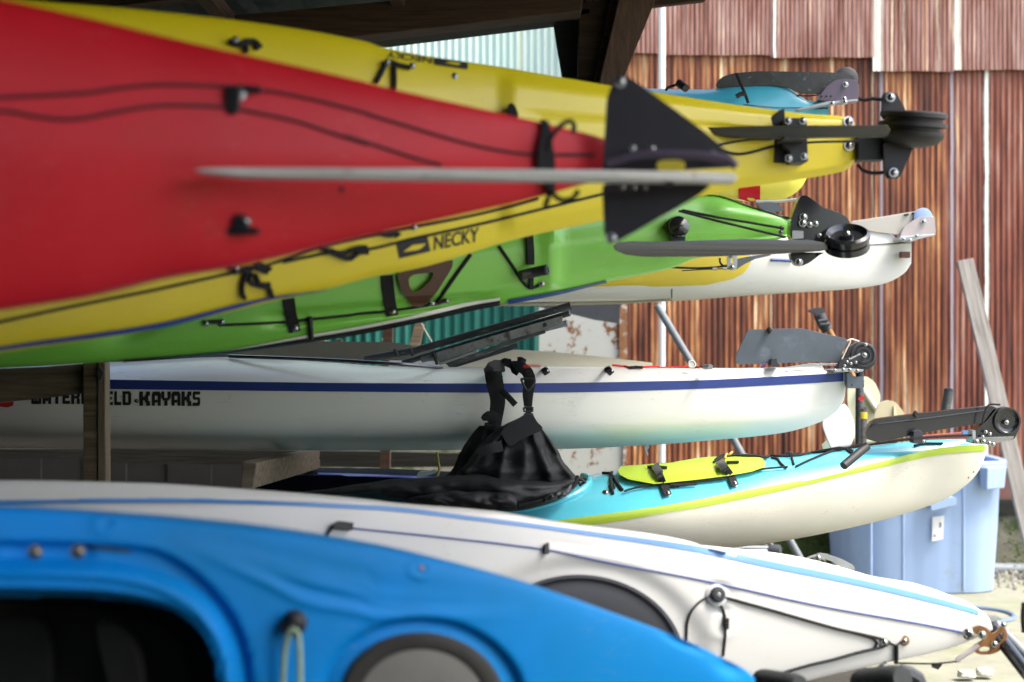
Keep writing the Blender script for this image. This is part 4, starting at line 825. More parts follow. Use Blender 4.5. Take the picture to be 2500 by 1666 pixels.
hub = fanwheel('rudder_wheel', *F_(1328, 960)[0], Y0-.004, 31, .012, 'grey2', Wk)
arm = plate('bracket_arm', F_(1165, 1045, 1170, 1002, 1200, 985, 1320, 945, 1345, 950, 1345, 975, 1290, 1000, 1240, 1045), Y0-.016, .01, 'plate', Wk, rnd=1, f=.1, bevel=.001)
textmesh('lettering', 'Feathercraft', Y0-.0175, *F_(1272, 968)[0], 30, 5.5, math.radians(-26), 'whiteink', arm)
for q, r_ in zip(F_(1335, 960, 1343, 893, 1224, 1003, 1248, 1014, 1208, 1028, 1280, 1006), (5, 3.5, 3, 3, 3, 3)): pbolt(*q, Y0-.017, r_, Wk)
ctube('white_cord', [P(*q, Y0-.02) for q in F_(1190, 985, 1215, 930, 1245, 870, 1232, 862)], .0028, 'whitecord', Wk); ctube('white_cord', [P(*q, Y0-.02) for q in F_(1225, 870, 1250, 858, 1300, 874)], .0028, 'whitecord', Wk)
for q in (F_(1045, 1014, 1165, 1014), F_(1048, 1022, 1165, 1024), F_(1075, 1052, 1230, 1046)): tube('control_wire', [P(*v, Y0) for v in q], .0022, 'steel', Wk)
plate('mount_plate', F_(1120, 1052, 1230, 1044, 1330, 1052, 1325, 1066, 1140, 1068), Y0-.02, .06, 'alu', Wk, rnd=1, f=.08, bevel=.001)
for q in F_(1145, 1058, 1200, 1052, 1240, 1054, 1290, 1060): pbolt(*q, Y0-.02, 4, Wk)
plate('pintle_block', F_(1222, 1075, 1252, 1072, 1258, 1092, 1285, 1098, 1328, 1098, 1334, 1162, 1322, 1172, 1238, 1172, 1226, 1160), Y0-.01, .05, 'grey', Wk, rnd=1, f=.1, bevel=.003)
tube('pintle', [P(*F_(1305, 1068)[0], Y0+.02), P(*F_(1305, 1110)[0], Y0+.02)], .013, 'grey2', Wk, seg=14); pbolt(*F_(1256, 1150)[0], Y0-.012, 1.6, Wk, m='ink')
ctube('purple_cord', [P(*q, Y0) for q in F_(675, 1042, 690, 1020, 705, 1018)], .003, mat('purple_cord', (.12, .08, .4), .8), Wk)
# boat behind it: beige deck and the tube bundle
sf2 = Surf(); Bk = T('kayak', 'dull beige kayak deck showing behind the white kayak below the tube bundle', 'kayak', 'kayaks stored on the rack')
upright(Bk, 960, 1592, N_(960, 960, 1300, 940, 1560, 915, 1592, 905), N_(600, 905, 1200, 900, 1592, 900), N_(600, 862)+E_(0, 860, 600, 940, 900, 950, 1180, 926, 1400, 938, 2000, 1000, 2060, 1008), lambda x: 5.5, lambda x: .2*smooth(1650, 1100, x)+.02, 'beige', 'beige', sf2, n=50)
# flat lathe-like tubes bundle
tag(plate('shaded_deck_plate', E_(-650, 860, 0, 872, 420, 878, 870, 955, 760, 1000, 200, 990, -650, 960), 5.2, .02, 'dimbeige', rnd=1, f=.05), 'dim brownish board behind the cockpit of the white kayak, left of the tube bundle', 'board')  # darker beige plate: shade on the deck's left end put into colour
tb = T('tube_bundle', 'bundle of dark weathered tubes and channels propped on the white kayak cockpit', 'tubes')
tube('round_tube', [P(*E_(240, 985)[0], 4.95), P(*E_(560, 930)[0], 4.9), P(*E_(1545, 645)[0], 4.72)], .0125, 'tubem', tb, seg=14)
e = P(*E_(1548, 646)[0], 4.72); lathe('tube_mouth', e, (1, -.1, .3), [(.0128, -.002), (.0130, .001), (.010, .001), (.009, -.003)], 'black', tb, seg=16)
tube('round_tube', [P(*E_(480, 1010)[0], 4.95), P(*E_(1000, 850)[0], 4.85), P(*E_(1545, 692)[0], 4.75)], .010, 'tubem', tb, seg=14)
tube('round_tube', [P(*E_(600, 990)[0], 4.88), P(*E_(1000, 890)[0], 4.83), P(*E_(1530, 755)[0], 4.74)], .0105, 'pipe', tb, seg=14)
plate('channel', E_(688, 945, 1495, 708, 1505, 762, 955, 925, 712, 1012), 4.72, .03, 'angle', tb, bevel=.002)
plate('channel', E_(705, 1012, 955, 928, 960, 940, 715, 1026), 4.715, .03, 'alu', tb, bevel=.001)
plate('channel', E_(750, 1012, 1385, 792, 1392, 820, 1200, 880, 780, 1042), 4.75, .04, 'tubem', tb, bevel=.002)
plate('channel', E_(860, 1010, 1210, 880, 1218, 915, 800, 1044, 760, 1040), 4.80, .03, 'grey2', tb, bevel=.002)
pbolt(*E_(1387, 767)[0], 4.718, 4, tb, m='ink', name='hole'); pbolt(*E_(1378, 736)[0], 4.718, 2.5, tb, m='ink', name='hole')
for (a, b) in ((E_(428, 920)[0], E_(445, 965)[0]), (E_(525, 915)[0], E_(545, 965)[0]), (E_(672, 945)[0], E_(700, 1020)[0])): tube('tie_band', [P(*a, 4.86), P(*b, 4.86)], .006, 'black', tb)
for q in (E_(600, 755, 620, 800, 665, 875), E_(385, 800, 345, 865)): tag(tube('loose_string', [P(*v, 5.4) for v in q], .0015, 'whitecord'), ('thin pale string hanging left of the tube bundle' if q[0][0] < 1000 else 'x'), 'string') if 0 else None
ls = T('loose_string', 'thin pale strings hanging behind the tube bundle in front of the green sheets', 'string')
for q in (E_(600, 755, 620, 800, 665, 875), E_(385, 800, 345, 865)): tube('strand', [P(*v, 6.3) for v in q], .0018, 'whitecord', ls)
# ================================================================= TURQUOISE KAYAK
sf = Surf(); Qk = T('kayak', 'turquoise decked kayak with lime seam and hatch lid above the blue bin', 'kayak', 'kayaks stored on the rack')
qy = lin(700, 4.45, 2407, 4.75)
qkeel = N_(500, 1400, 1000, 1390, 1347, 1372, 1600, 1356, 1753, 1338, 1868, 1325, 2059, 1291, 2212, 1253, 2308, 1218, 2358, 1185, 2384, 1158, 2400, 1128, 2409, 1100)
qgun = N_(500, 1330, 900, 1318)+H_(1000, 595, 1430, 541, 2352, 406)+I_(400, 376, 900, 281, 1400, 166, 1900, 61, 2114, 51)
qcr = N_(500, 1215, 800, 1208, 1100, 1215, 1300, 1190)+H_(1590, 262, 1850, 222)+I_(0, 176, 300, 156, 640, 138, 900, 120, 1100, 102, 1300, 70, 1550, 40, 1700, 25, 1960, 16, 2040, 42, 2114, 50)
def qd(x, u):
    return -.016*math.exp(-((x-1290)/150)**2)*max(0, 1-abs(u)*1.5) if x < 1450 else 0
upright(Qk, 500, 2409, qkeel, qgun, qcr, qy, lambda x: .265*smooth(2560, 1350, x)**.9*(1 if x < 2250 else max(.02, (1-((x-2250)/159)**2)))+.004, 'cyan', 'cream', sf, n=150, disp=qd)
stripe('seam_band', sf, [(a, b+.8) for a, b in qgun[1:-1]]+N_(2406, 1086), N_(900, 1338)+H_(1000, 630, 1430, 582, 1660, 565, 2352, 455)+I_(100, 480, 800, 345, 1400, 205, 1900, 105, 2100, 91), 'lime', Qk, off=.002, rows=3)
lid = spoly('hatch_lid', sf, H_(1850, 250, 1870, 225, 1930, 212, 2100, 208, 2352, 188)+I_(0, 203, 300, 170, 500, 150, 610, 146, 660, 158, 700, 195, 705, 212, 680, 235, 590, 258, 450, 282)+H_(2352, 305, 2100, 334, 2000, 330, 1900, 300, 1860, 275), 'lime', Qk, rnd=1, thick=.018, cell=9)
sf.add(lid)
for q, wd in ((H_(2085, 200, 2115, 262, 2140, 320, 2168, 388), [22, 17, 16, 18]), (I_(405, 172, 440, 215, 480, 270, 505, 328), [22, 17, 16, 18])):
    band('hatch_strap', q, wd, .003, 'web', Qk, sf=sf, off=.009); sbolt(sf, q[3][0], q[3][1]-5, 6, Qk, off=.008)
    band('strap_buckle', [(q[0][0]+1, q[0][1]+4), (q[0][0]+12, q[0][1]+24)], 19, .006, 'gloss', Qk, sf=sf, off=.012)
for q in (H_(1890, 368, 1960, 345, 2100, 322, 2352, 292), I_(0, 325, 300, 278, 500, 250, 700, 222, 840, 210), H_(2200, 330, 2352, 318), I_(90, 325, 300, 300, 440, 284)): scord('deck_bungee', sf, q, 2.6, 'cord', Qk, off=3.2)
for q in (I_(380, 160, 430, 125, 600, 130, 850, 125, 1180, 70, 1250, 95), I_(370, 172, 480, 128, 850, 132, 1000, 110, 1150, 85, 1500, 35, 1540, 42), I_(895, 198, 1000, 150, 1180, 85, 1260, 100), I_(740, 142, 780, 150, 800, 180, 835, 208), I_(850, 110, 870, 140, 882, 185), I_(1180, 72, 1220, 90, 1265, 120), I_(1650, 65, 1700, 52, 1830, 50), I_(1150, 80, 1400, 40, 1650, 12, 2000, -2)): scord('deck_bungee', sf, q, 2.8, 'cord', Qk, off=1.2)
for q in (H_(2040, 205, 2070, 202, 2165, 208), I_(80, 330, 110, 322, 148, 326), I_(455, 175, 530, 172), H_(1755, 244, 1800, 245, 1850, 310, 1880, 350), H_(1815, 240, 1805, 290, 1810, 320, 1820, 375), H_(1795, 330, 1820, 315, 1830, 335, 1800, 345), H_(2190, 330, 2235, 326)): scord('cord_end', sf, q, 3.6, 'cord', Qk, off=1.2)
l1 = P(*I_(1200, 188)[0], 4.40); l2 = P(*I_(1350, 62)[0], 4.46); tube('toggle', [l1, l2], .0135, 'black', Qk, seg=14)
ctube('pad_eye', sf.pts(I_(845, 130, 840, 105, 855, 98, 872, 108, 868, 128), .006, 4), .003, 'black', Qk)
ctube('yellow_knot', sf.pts(I_(440, 160, 455, 130, 475, 112, 490, 118), .01, 5), .004, mat('tan_cord', (.45, .32, .08), .8), Qk)
sbolt(sf, *H_(1775, 360)[0], 7, Qk, off=0)
ctube('cockpit_rim', sf.pts(H_(1000, 500, 1250, 478, 1450, 430, 1600, 365, 1668, 305, 1672, 275, 1630, 262), .006, 6), .010, 'cyan', Qk)
# rudder
Y1 = 4.62
plate('rudder_blade', F_(1340, 1460, 1352, 1425, 1380, 1388, 1420, 1366, 1700, 1330, 2080, 1290, 2150, 1284, 2180, 1300, 2100, 1395, 2040, 1400, 1800, 1440, 1500, 1500, 1400, 1512, 1350, 1495), lambda x, y: Y1, .035, 'gloss', Qk, rnd=2, f=.14, bevel=.012)
ctube('blade_ridge', [P(*q, Y1-.001) for q in F_(1372, 1420, 1420, 1400, 1700, 1368, 2040, 1322, 2120, 1310)], .0035, 'gloss', Qk)
lathe('blade_stop', P(*F_(1658, 1336)[0], Y1), TOCAM, [(.009, -.01), (.012, 0), (.009, .012)], 'black', Qk, sx=.6)
plate('rudder_bracket', F_(2040, 1440, 2075, 1410, 2105, 1375, 2160, 1300, 2260, 1290, 2320, 1340, 2325, 1420, 2290, 1500, 2200, 1515, 2060, 1512, 2040, 1480), Y1-.0, .05, 'gloss', Qk, rnd=2, f=.14, bevel=.006)
r = 33.5*K*Y1; lathe('rudder_wheel', P(*F_(2243, 1380)[0], Y1-.004), (.03, -1, .0), [(r, -.04), (r, .004), (r*.97, .008), (r*.84, .008), (r*.80, 0), (r*.5, -.006), (r*.2, -.008), (r*.16, .002), (r*.05, .003)], 'gloss', Qk, seg=48)
for q, r_ in zip(F_(2242, 1390, 2110, 1450, 2136, 1462, 2090, 1482), (4.5, 3.4, 3.4, 3.4)): pbolt(*q, Y1-.018, r_, Qk)
plate('mount_plate', F_(2030, 1500, 2060, 1488, 2290, 1478, 2280, 1500, 2140, 1530, 2020, 1524), Y1-.03, .07, 'steel', Qk, rnd=1, f=.08, bevel=.002)
plate('hinge', F_(2024, 1442, 2042, 1440, 2046, 1525, 2024, 1525), Y1-.03, .05, 'alu', Qk)
for q in F_(2130, 1522, 2155, 1530, 2095, 1512, 2050, 1512): pbolt(*q, Y1-.04, 5, Qk)
cp = plate('blade_clip', F_(1645, 1525, 1650, 1450, 1685, 1435, 1708, 1460, 1705, 1490, 1728, 1505, 1728, 1522), Y1-.04, .05, 'grey2', Qk, rnd=1, f=.1, bevel=.003); pbolt(*F_(1712, 1510)[0], Y1-.045, 3.5, Qk)
ctube('rudder_cord', [P(*q, Y1-.01) for q in F_(1480, 1512, 1700, 1488, 1900, 1474, 2030, 1472)], .0035, 'cord', Qk); ctube('rudder_cord', [P(*q, Y1-.04) for q in F_(2085, 1405, 2095, 1350, 2125, 1280, 2200, 1276)], .003, 'cord', Qk)
spoly('sun_glare_patch', sf, I_(1170, 85, 1290, 90, 1260, 120, 1180, 140), 'white2', Qk, rnd=1, cell=4) if 0 else None
sbolt(sf, *I_(2030, 226)[0], 1.5, Qk, m='ink', name='chip'); sbolt(sf, *I_(1998, 262)[0], 1.5, Qk, m='ink', name='chip')
# ================================================================= SPRAY SKIRT (hangs over the white kayak, spread on the turquoise one)
Kk = T('spray_skirt', 'black nylon spray skirt with shoulder straps hung over the white kayak', 'spray skirt')
def cloth(name, rows, m, par, wr=1., seg=90, seed=0, sub=10, gather=7):
    """rows: (py, left px, right px, centre distance, half thickness)"""
    f = [curve([(r_[0], r_[k]) for r_ in rows]) for k in (1, 2, 3, 4)]; y0, y1 = rows[0][0], rows[-1][0]; n = len(rows)*sub; vs = []; fs = []
    for i in range(n+1):
        y = y0+(y1-y0)*i/n; l, r_, yc, th = [g(y) for g in f]; t = i/n
        for s in range(seg):
            a = 2*math.pi*s/seg; u = -math.cos(a); px = (l+r_)/2+u*(r_-l)/2
            env = min(1, t*3)*min(1, (1-t)*6+.25)
            q = noise.noise(Vector((u*gather*.6+seed, t*1.3, math.sin(a))))*.040+noise.noise(Vector((u*gather*1.3+seed, t*2.0+u*1.5, 3)))*.010+abs(noise.noise(Vector((u*1.8+t*2.0, t*1.8-u*1.4, seed))))*.028
            d = (abs(math.sin(a))**.8)*th+q*wr*env*(.4+abs(math.sin(a)))
            yy = yc-math.copysign(1, math.sin(a))*d if abs(math.sin(a)) > 1e-6 else yc
            vs.append(P(px+noise.noise(Vector((t*9, u*2, seed)))*3*env, y, yy))
    for i in range(n):
        for s in range(seg): fs.append((i*seg+s, i*seg+(s+1) % seg, (i+1)*seg+(s+1) % seg, (i+1)*seg+s))
    fs.append(tuple(range(seg))); fs.append(tuple(n*seg+s for s in range(seg)))
    return mk(name, vs, fs, m, par, sharp=False)
cloth('skirt_body', [(1009, 1286, 1301, 4.37, .008), (1022, 1264, 1306, 4.36, .02), (1034, 1238, 1314, 4.35, .03), (1055, 1205, 1330, 4.34, .045), (1075, 1180, 1345, 4.33, .06), (1100, 1160, 1362, 4.32, .08), (1130, 1140, 1378, 4.33, .10), (1150, 1120, 1396, 4.34, .12), (1168, 1110, 1408, 4.36, .13), (1185, 1105, 1405, 4.36, .12), (1205, 1110, 1390, 4.34, .11), (1225, 1130, 1345, 4.33, .07), (1240, 1160, 1290, 4.32, .03)], 'fabric', Kk, wr=1.05, seed=1, sub=8)
cloth('skirt_back', [(1040, 1170, 1230, 4.36, .02), (1060, 1152, 1240, 4.38, .04), (1085, 1135, 1250, 4.40, .06), (1110, 1120, 1260, 4.42, .08), (1140, 1108, 1270, 4.44, .09), (1170, 1080, 1280, 4.45, .09), (1195, 1040, 1290, 4.45, .08)], 'fabric', Kk, seed=5, wr=.8, gather=3)
def cloth_h(name, cols, m, par, seed=0, wr=1., seg=40, sub=8):
    """columns: (px, top py, bottom py, distance, half thickness)"""
    f = [curve([(c[0], c[k]) for c in cols]) for k in (1, 2, 3, 4)]; x0, x1 = cols[0][0], cols[-1][0]; n = len(cols)*sub; vs = []; fs = []
    for i in range(n+1):
        x = x0+(x1-x0)*i/n; tp, bt, yc, th = [g(x) for g in f]; t = i/n; env = min(1, t*5)*min(1, (1-t)*6)
        for s in range(seg):
            a = 2*math.pi*s/seg; v = -math.cos(a); py = (tp+bt)/2+v*(bt-tp)/2+noise.noise(Vector((t*8, v, seed)))*4*env
            q = noise.noise(Vector((t*6, v*1.5+t*2, seed)))*.03+abs(noise.noise(Vector((t*9, v*1.8-t*3, seed+4))))*.03
            vs.append(P(x, py, yc-math.sin(a)*th-q*wr*env*(math.sin(a)*.5+.5)))
    for i in range(n):
        for s in range(seg): fs.append((i*seg+s, i*seg+(s+1) % seg, (i+1)*seg+(s+1) % seg, (i+1)*seg+s))
    fs.append(tuple(range(seg))); fs.append(tuple(n*seg+s for s in range(seg)))
    return mk(name, vs, fs, m, par, sharp=False)
cloth_h('deck_panel', [(700, 1205, 1212, 4.40, .04), (800, 1194, 1212, 4.36, .08), (900, 1178, 1222, 4.34, .12), (980, 1168, 1232, 4.33, .14), (1060, 1165, 1240, 4.31, .14), (1120, 1160, 1248, 4.30, .14), (1180, 1155, 1250, 4.29, .14), (1240, 1165, 1248, 4.28, .13), (1300, 1172, 1240, 4.28, .12), (1350, 1172, 1228, 4.29, .10), (1390, 1168, 1206, 4.32, .07), (1410, 1166, 1186, 4.34, .03)], 'fabric', Kk, seed=2)
cloth_h('hem_roll', [(990, 1219, 1228, 4.18, .02), (1050, 1206, 1240, 4.16, .035), (1120, 1200, 1248, 4.15, .045), (1180, 1200, 1247, 4.15, .045), (1240, 1203, 1246, 4.15, .04), (1262, 1218, 1244, 4.15, .03)], 'fabric', Kk, seed=9, wr=.6)
ctube('hem_cord', [P(*q, 4.17+i*.015) for i, q in enumerate(H_(1220, 440, 1400, 400, 1530, 345, 1585, 290, 1595, 255))], .006, 'web', Kk)
cloth_h('gathered_hem', [(1330, 1214, 1226, 4.19, .02), (1345, 1207, 1223, 4.19, .03), (1375, 1196, 1214, 4.2, .03), (1395, 1180, 1202, 4.23, .03), (1402, 1172, 1190, 4.25, .02)], mat('light_nylon_edge', (.09, .10, .10), .5, var=.2, scale=20), Kk, seed=11, wr=.5)
ctube('drawcord_toggle', [P(*q, 4.26) for q in H_(1590, 270, 1620, 275, 1640, 290, 1610, 310, 1600, 285)], .006, 'black', Kk)
band('shoulder_strap', E_(1130, 1030, 1060, 1045, 1065, 1130, 1085, 1240, 1075, 1340, 1060, 1450), [26, 40, 42, 38, 34, 28], .004, 'web', Kk, Y=[4.52, 4.36, 4.35, 4.36, 4.36, 4.34], bevel=.001)
band('strap_fold', E_(1010, 1040, 1030, 1080, 1060, 1100, 1110, 1120), [12, 22, 24, 20], .005, 'web', Kk, Y=[4.36, 4.34, 4.33, 4.33])
band('strap_tail', E_(1105, 1180, 1150, 1225, 1198, 1278), [14, 15, 15], .004, 'web', Kk, Y=[4.33, 4.31, 4.30])
band('strap_fold', E_(1018, 1050, 1040, 1020, 1065, 1025, 1060, 1045), [14, 16, 16, 12], .005, 'web', Kk, Y=[4.38, 4.42, 4.46, 4.5])
band('strap_end', E_(1105, 1000, 1150, 995, 1145, 1030), [8, 18, 18], .005, 'web', Kk, Y=[4.5, 4.47, 4.5])
band('shoulder_strap', E_(1130, 1005, 1165, 1020, 1225, 1032, 1275, 1070, 1290, 1130, 1278, 1200, 1278, 1285), [16, 18, 26, 28, 28, 27, 20], .006, 'web', Kk, Y=[4.62, 4.55, 4.44, 4.37, 4.35, 4.35, 4.35], bevel=.001)
band('strap_end', E_(1210, 985, 1250, 995, 1225, 1040), [10, 15, 14], .005, 'web', Kk, Y=[4.5, 4.48, 4.45]); band('strap_fold', E_(1170, 1010, 1190, 1060, 1215, 1080), [12, 15, 12], .005, 'web', Kk, Y=[4.5, 4.44, 4.42])
band('strap_pad', E_(985, 1370, 1020, 1350, 1065, 1370, 1055, 1410, 1000, 1405), [10, 26, 30, 24, 12], .008, 'web', Kk, Y=[4.33]*5)
ctube('strap_adjuster', [P(*q, 4.325) for q in E_(1232, 1112, 1320, 1112, 1322, 1130, 1275, 1185, 1240, 1130, 1234, 1112)], .0035, 'plate', Kk)
ctube('ring', [P(*q, 4.325) for q in E_(1250, 1295, 1308, 1295, 1306, 1318, 1254, 1318, 1250, 1295)], .0035, 'plate', Kk)
band('webbing', E_(1280, 1285, 1282, 1330, 1270, 1350), [18, 12, 20], .005, 'web', Kk, Y=[4.35, 4.35, 4.33])
band('patch_label', H_(960, 110, 1030, 80, 1115, 60), [23, 25, 26], .003, mat('label_nylon', (.026, .03, .033), .5), Kk, Y=[4.25, 4.24, 4.24])
plate('waistband', [(1222, 1052), (1240, 1040), (1262, 1026), (1284, 1012), (1302, 1014), (1312, 1032), (1326, 1044), (1320, 1054), (1285, 1066), (1262, 1080), (1246, 1092), (1232, 1076)], lambda x, y: 4.275-(y-1016)*.0005, .012, mat('neoprene_band', (.013, .015, .018), .8, bump=.2, bscale=300), Kk, rnd=2, f=.22, bevel=.005)
# ================================================================= WHITE KAYAK WITH HATCH (bottom)
sf = Surf(); Hk = T('kayak', 'white kayak with pale blue side stripe and black hatch, deck facing out at the bottom', 'kayak', 'kayaks stored on the rack')
yh = lin(0, 2.75, 2420, 3.6)
htop = N_(-300, 1176)+G_(0, 283, 870, 300, 1600, 345, 2352, 410)+H_(400, 428, 1050, 480, 1430, 541, 2352, 680)+I_(300, 712, 700, 775, 1300, 905, 1800, 1025, 2100, 1130)+N_(2416, 1512, 2422, 1528)
hbot = N_(-300, 2100, 600, 2020, 1300, 1880, 1700, 1760)+I_(950, 1560, 1500, 1432, 1900, 1342, 2100, 1262)+N_(2422, 1540)
def hell(x, y, cx, cy, rx, ry, ro=.12):
    c, s = math.cos(ro), math.sin(ro); dx, dy = x-cx, y-cy; return math.hypot((dx*c+dy*s)/rx, (-dx*s+dy*c)/ry)
def hdisp(x, y, v):
    d = hell(x, y, 1425, 1600, 248, 198); r = .013*smooth(1.30, 1.07, d)
    r += .005*gauss(hell(x, y, 1748, 1452, 28, 30, 0)-1.1, .25)-.004*gauss(hell(x, y, 1755, 1500, 36, 60, 0)-.8, .2)
    ln = 1397+(x-1600)*.1 if 0 else (1066+865/2.6133)+(x-1600)*.168
    r += -.010*smooth(-16, 6, y-ln+22)*smooth(1250, 1500, x)*smooth(2400, 2200, x)
    r += -.008*gauss(y-(1215+ (x*.0 if x < 900 else (x-900)*.06)), 10)*smooth(1600, 700, x)
    return r
facing(Hk, -300, 2423, htop, hbot, yh, lambda x: .05*smooth(2500, 800, x)+.01, lambda x: .26*smooth(2500, 800, x)+.02, 'deckgrey', 'white2', sf, n=170, m=110, disp=hdisp)
stripe('side_stripe', sf, N_(-280, 1222)+G_(0, 405, 1000, 395, 2352, 440)+H_(1000, 520, 2000, 650, 2352, 700)+I_(700, 790, 1400, 935, 2000, 1090, 2060, 1112), N_(-280, 1234)+G_(0, 433, 1000, 420, 2352, 468)+H_(1000, 545, 2000, 680, 2352, 738)+I_(700, 832, 1400, 975, 2000, 1122, 2060, 1140), 'skyline', Hk, off=.002, rows=2)
scord('deck_line', sf, H_(100, 582, 150, 586, 800, 652, 1380, 722, 1800, 806, 2352, 912)+I_(480, 958, 1050, 1082, 1700, 1198, 1985, 1255), 2.2, 'trimblue', Hk, off=1.0)
band('cleat', G_(2112, 578, 2140, 570, 2238, 580), [10, 17, 16], .016, 'black', Hk, sf=sf, off=.002); scord('cleat_cord', sf, G_(2125, 570, 2095, 610, 2070, 660), 4, 'black', Hk, off=1)
band('line_guide', H_(1388, 690, 1385, 750), [9, 11], .012, 'black', Hk, sf=sf, off=.001); sbolt(sf, *H_(1394, 692)[0], 4, Hk, off=.006); sbolt(sf, *H_(1388, 742)[0], 4, Hk, off=.006)
scord('deck_spike', sf, G_(1488, 560, 1488, 590), 2.5, 'black', Hk)
# hatch cover
def disc_on(name, sf, cx, cy, rx, ry, ro, prof, m, par, seg=72, depthfn=None):
    l0 = sf.hit(cx, cy)[0] if depthfn is None else None; c, s = math.cos(ro), math.sin(ro); vs = []; fs = []
    for (k, h) in prof:
        for i in range(seg):
            a = 2*math.pi*i/seg; dx, dy = rx*k*math.cos(a), ry*k*math.sin(a); px, py = cx+dx*c-dy*s, cy+dx*s+dy*c
            Y = depthfn(px, py); vs.append(P(px, py, Y-h))
    for i in range(len(prof)-1):
        for j in range(seg): fs.append((i*seg+j, i*seg+(j+1) % seg, (i+1)*seg+(j+1) % seg, (i+1)*seg+j))
    fs.append(tuple((len(prof)-1)*seg+j for j in range(seg))); return mk(name, vs, fs, m, par)
yhc = sf.hit(1425, 1560)[0].y
dfn = lambda px, py: yhc+(px-1425)*.00035+.004
disc_on('hatch_cover', sf, 1425, 1600, 246, 196, .12, [(1.0, -.03), (1.0, .012), (.985, .017), (.96, .018), (.93, .014), (.90, .013), (.84, .017), (.5, .020), (.1, .021)], 'rubberhatch', Hk, depthfn=dfn)
# knob with loop, bungee net
l, n = sf.hit(*I_(390, 1012)[0]); kb = lathe('recessed_knob', l, n, [(.017, -.002), (.018, .012), (.015, .018), (.008, .019), (.006, .016)], 'black', Hk, seg=20); bolt(l+n*.016, n, .004, kb)
lathe('knob_collar', l, n, [(.026, -.002), (.026, .002), (.018, .004)], 'recess', Hk)
for q, r_ in ((I_(345, 1020, 290, 1045, 230, 1110, 200, 1200, 195, 1300), 2.8), (I_(408, 1060, 430, 1110, 445, 1180, 442, 1280, 430, 1400), 2.8), (I_(440, 1028, 700, 1098, 900, 1155, 1150, 1225, 1300, 1258, 1440, 1290, 1490, 1312), 3.6), (I_(1150, 1225, 1300, 1262, 1390, 1290, 1412, 1315, 1395, 1345), 3.2), (I_(1490, 1312, 1440, 1340, 1290, 1375, 1130, 1420, 980, 1455, 820, 1500), 3.8), (I_(1488, 1312, 1530, 1335, 1560, 1310, 1590, 1300), 2.6), (I_(1530, 1325, 1530, 1450), 5)): scord('deck_bungee', sf, q, r_, 'cord', Hk, off=1.2)
for q in (I_(430, 1165, 460, 1170), I_(430, 1190, 460, 1195), I_(435, 1215, 460, 1215)): scord('cord_knot', sf, q, 5, 'cord', Hk, off=1.4)
sbolt(sf, *I_(1455, 1310)[0], 8, Hk, off=.005); sbolt(sf, *I_(1587, 1302)[0], 6, Hk, off=.003); lathe('eye_collar', sf.hit(*I_(1587, 1302)[0])[0], (.0, -1, .1), [(.013, 0), (.013, .002), (.01, .003)], 'bronze', Hk)
Yz = 3.56
lathe('eye_bolt', P(*I_(1995, 1262)[0], Yz-.02), (-.2, -1, .1), [(.009, -.004), (.014, 0), (.009, .005), (.006, 0)], 'steel', Hk, seg=20)
ctube('cable', [P(*q, Yz) for q in I_(1540, 1445, 1700, 1450, 1800, 1448, 1920, 1436)], .0022, 'black', Hk); ctube('rudder_link', [P(*q, Yz) for q in I_(1920, 1432, 1960, 1400, 2010, 1370, 2060, 1330)], .007, 'pinkgrey', Hk)
plate('cable_tag', I_(1762, 1450, 1832, 1455, 1805, 1488, 1768, 1475), Yz, .006, 'black', Hk)
hp = []
def arc(cx, cy, r1, a0, a1, n=8): return [(cx+r1*math.cos(math.radians(a0+(a1-a0)*i/n)), cy+r1*math.sin(math.radians(a0+(a1-a0)*i/n))) for i in range(n+1)]
plate('rudder_yoke', I_(2025, 1250, 2035, 1215, 2075, 1205, 2120, 1225, 2150, 1262, 2185, 1240, 2210, 1210, 2238, 1225, 2246, 1270, 2235, 1330, 2195, 1370, 2150, 1390, 2080, 1395, 2040, 1380, 2030, 1350, 2060, 1320, 2095, 1300, 2070, 1270), Yz, .008, 'bronze', Hk, rnd=2, f=.2, holes=[I_(2165, 1290, 2200, 1255, 2222, 1250, 2218, 1300, 2190, 1330), I_(2060, 1358, 2095, 1338, 2140, 1348, 2135, 1372, 2080, 1376)], bevel=.001)
tube('rudder_shaft', [P(*I_(2125, 1160)[0], 3.64), P(*I_(2160, 1240)[0], 3.63), P(*I_(2380, 1520)[0], 3.45)], .017, 'gloss', Hk, seg=14)
tube('rudder_shaft', [P(*I_(2170, 1200)[0], 3.70), P(*I_(2400, 1430)[0], 3.62)], .014, 'pipe', Hk, seg=14)
for q, r_ in zip(I_(2222, 1202, 2165, 1325, 2085, 1265), (6, 7, 9)): pbolt(*q, Yz-.004, r_, Hk)
plate('stern_fitting', I_(2050, 1140, 2110, 1150, 2200, 1155, 2215, 1170, 2140, 1182, 2100, 1160), 3.62, .03, 'alu', Hk)
# second white hull just behind it
sf = Surf(); Jk = T('kayak', 'white kayak stern with a blue edge just behind the hatch kayak near the bin', 'kayak', 'kayaks stored on the rack')
upright(Jk, 1700, 2404, N_(1700, 1520, 2100, 1540, 2300, 1545, 2404, 1510), N_(1700, 1380)+I_(1000, 905, 1600, 1010, 2000, 1090, 2080, 1140), N_(1700, 1385)+I_(1100, 900, 1342, 908, 1600, 928, 1750, 965, 1900, 1020, 2000, 1060, 2080, 1112), lambda x: 4.1, lambda x: .2*smooth(2450, 1900, x)+.01, 'white2', 'white2', sf, n=60)
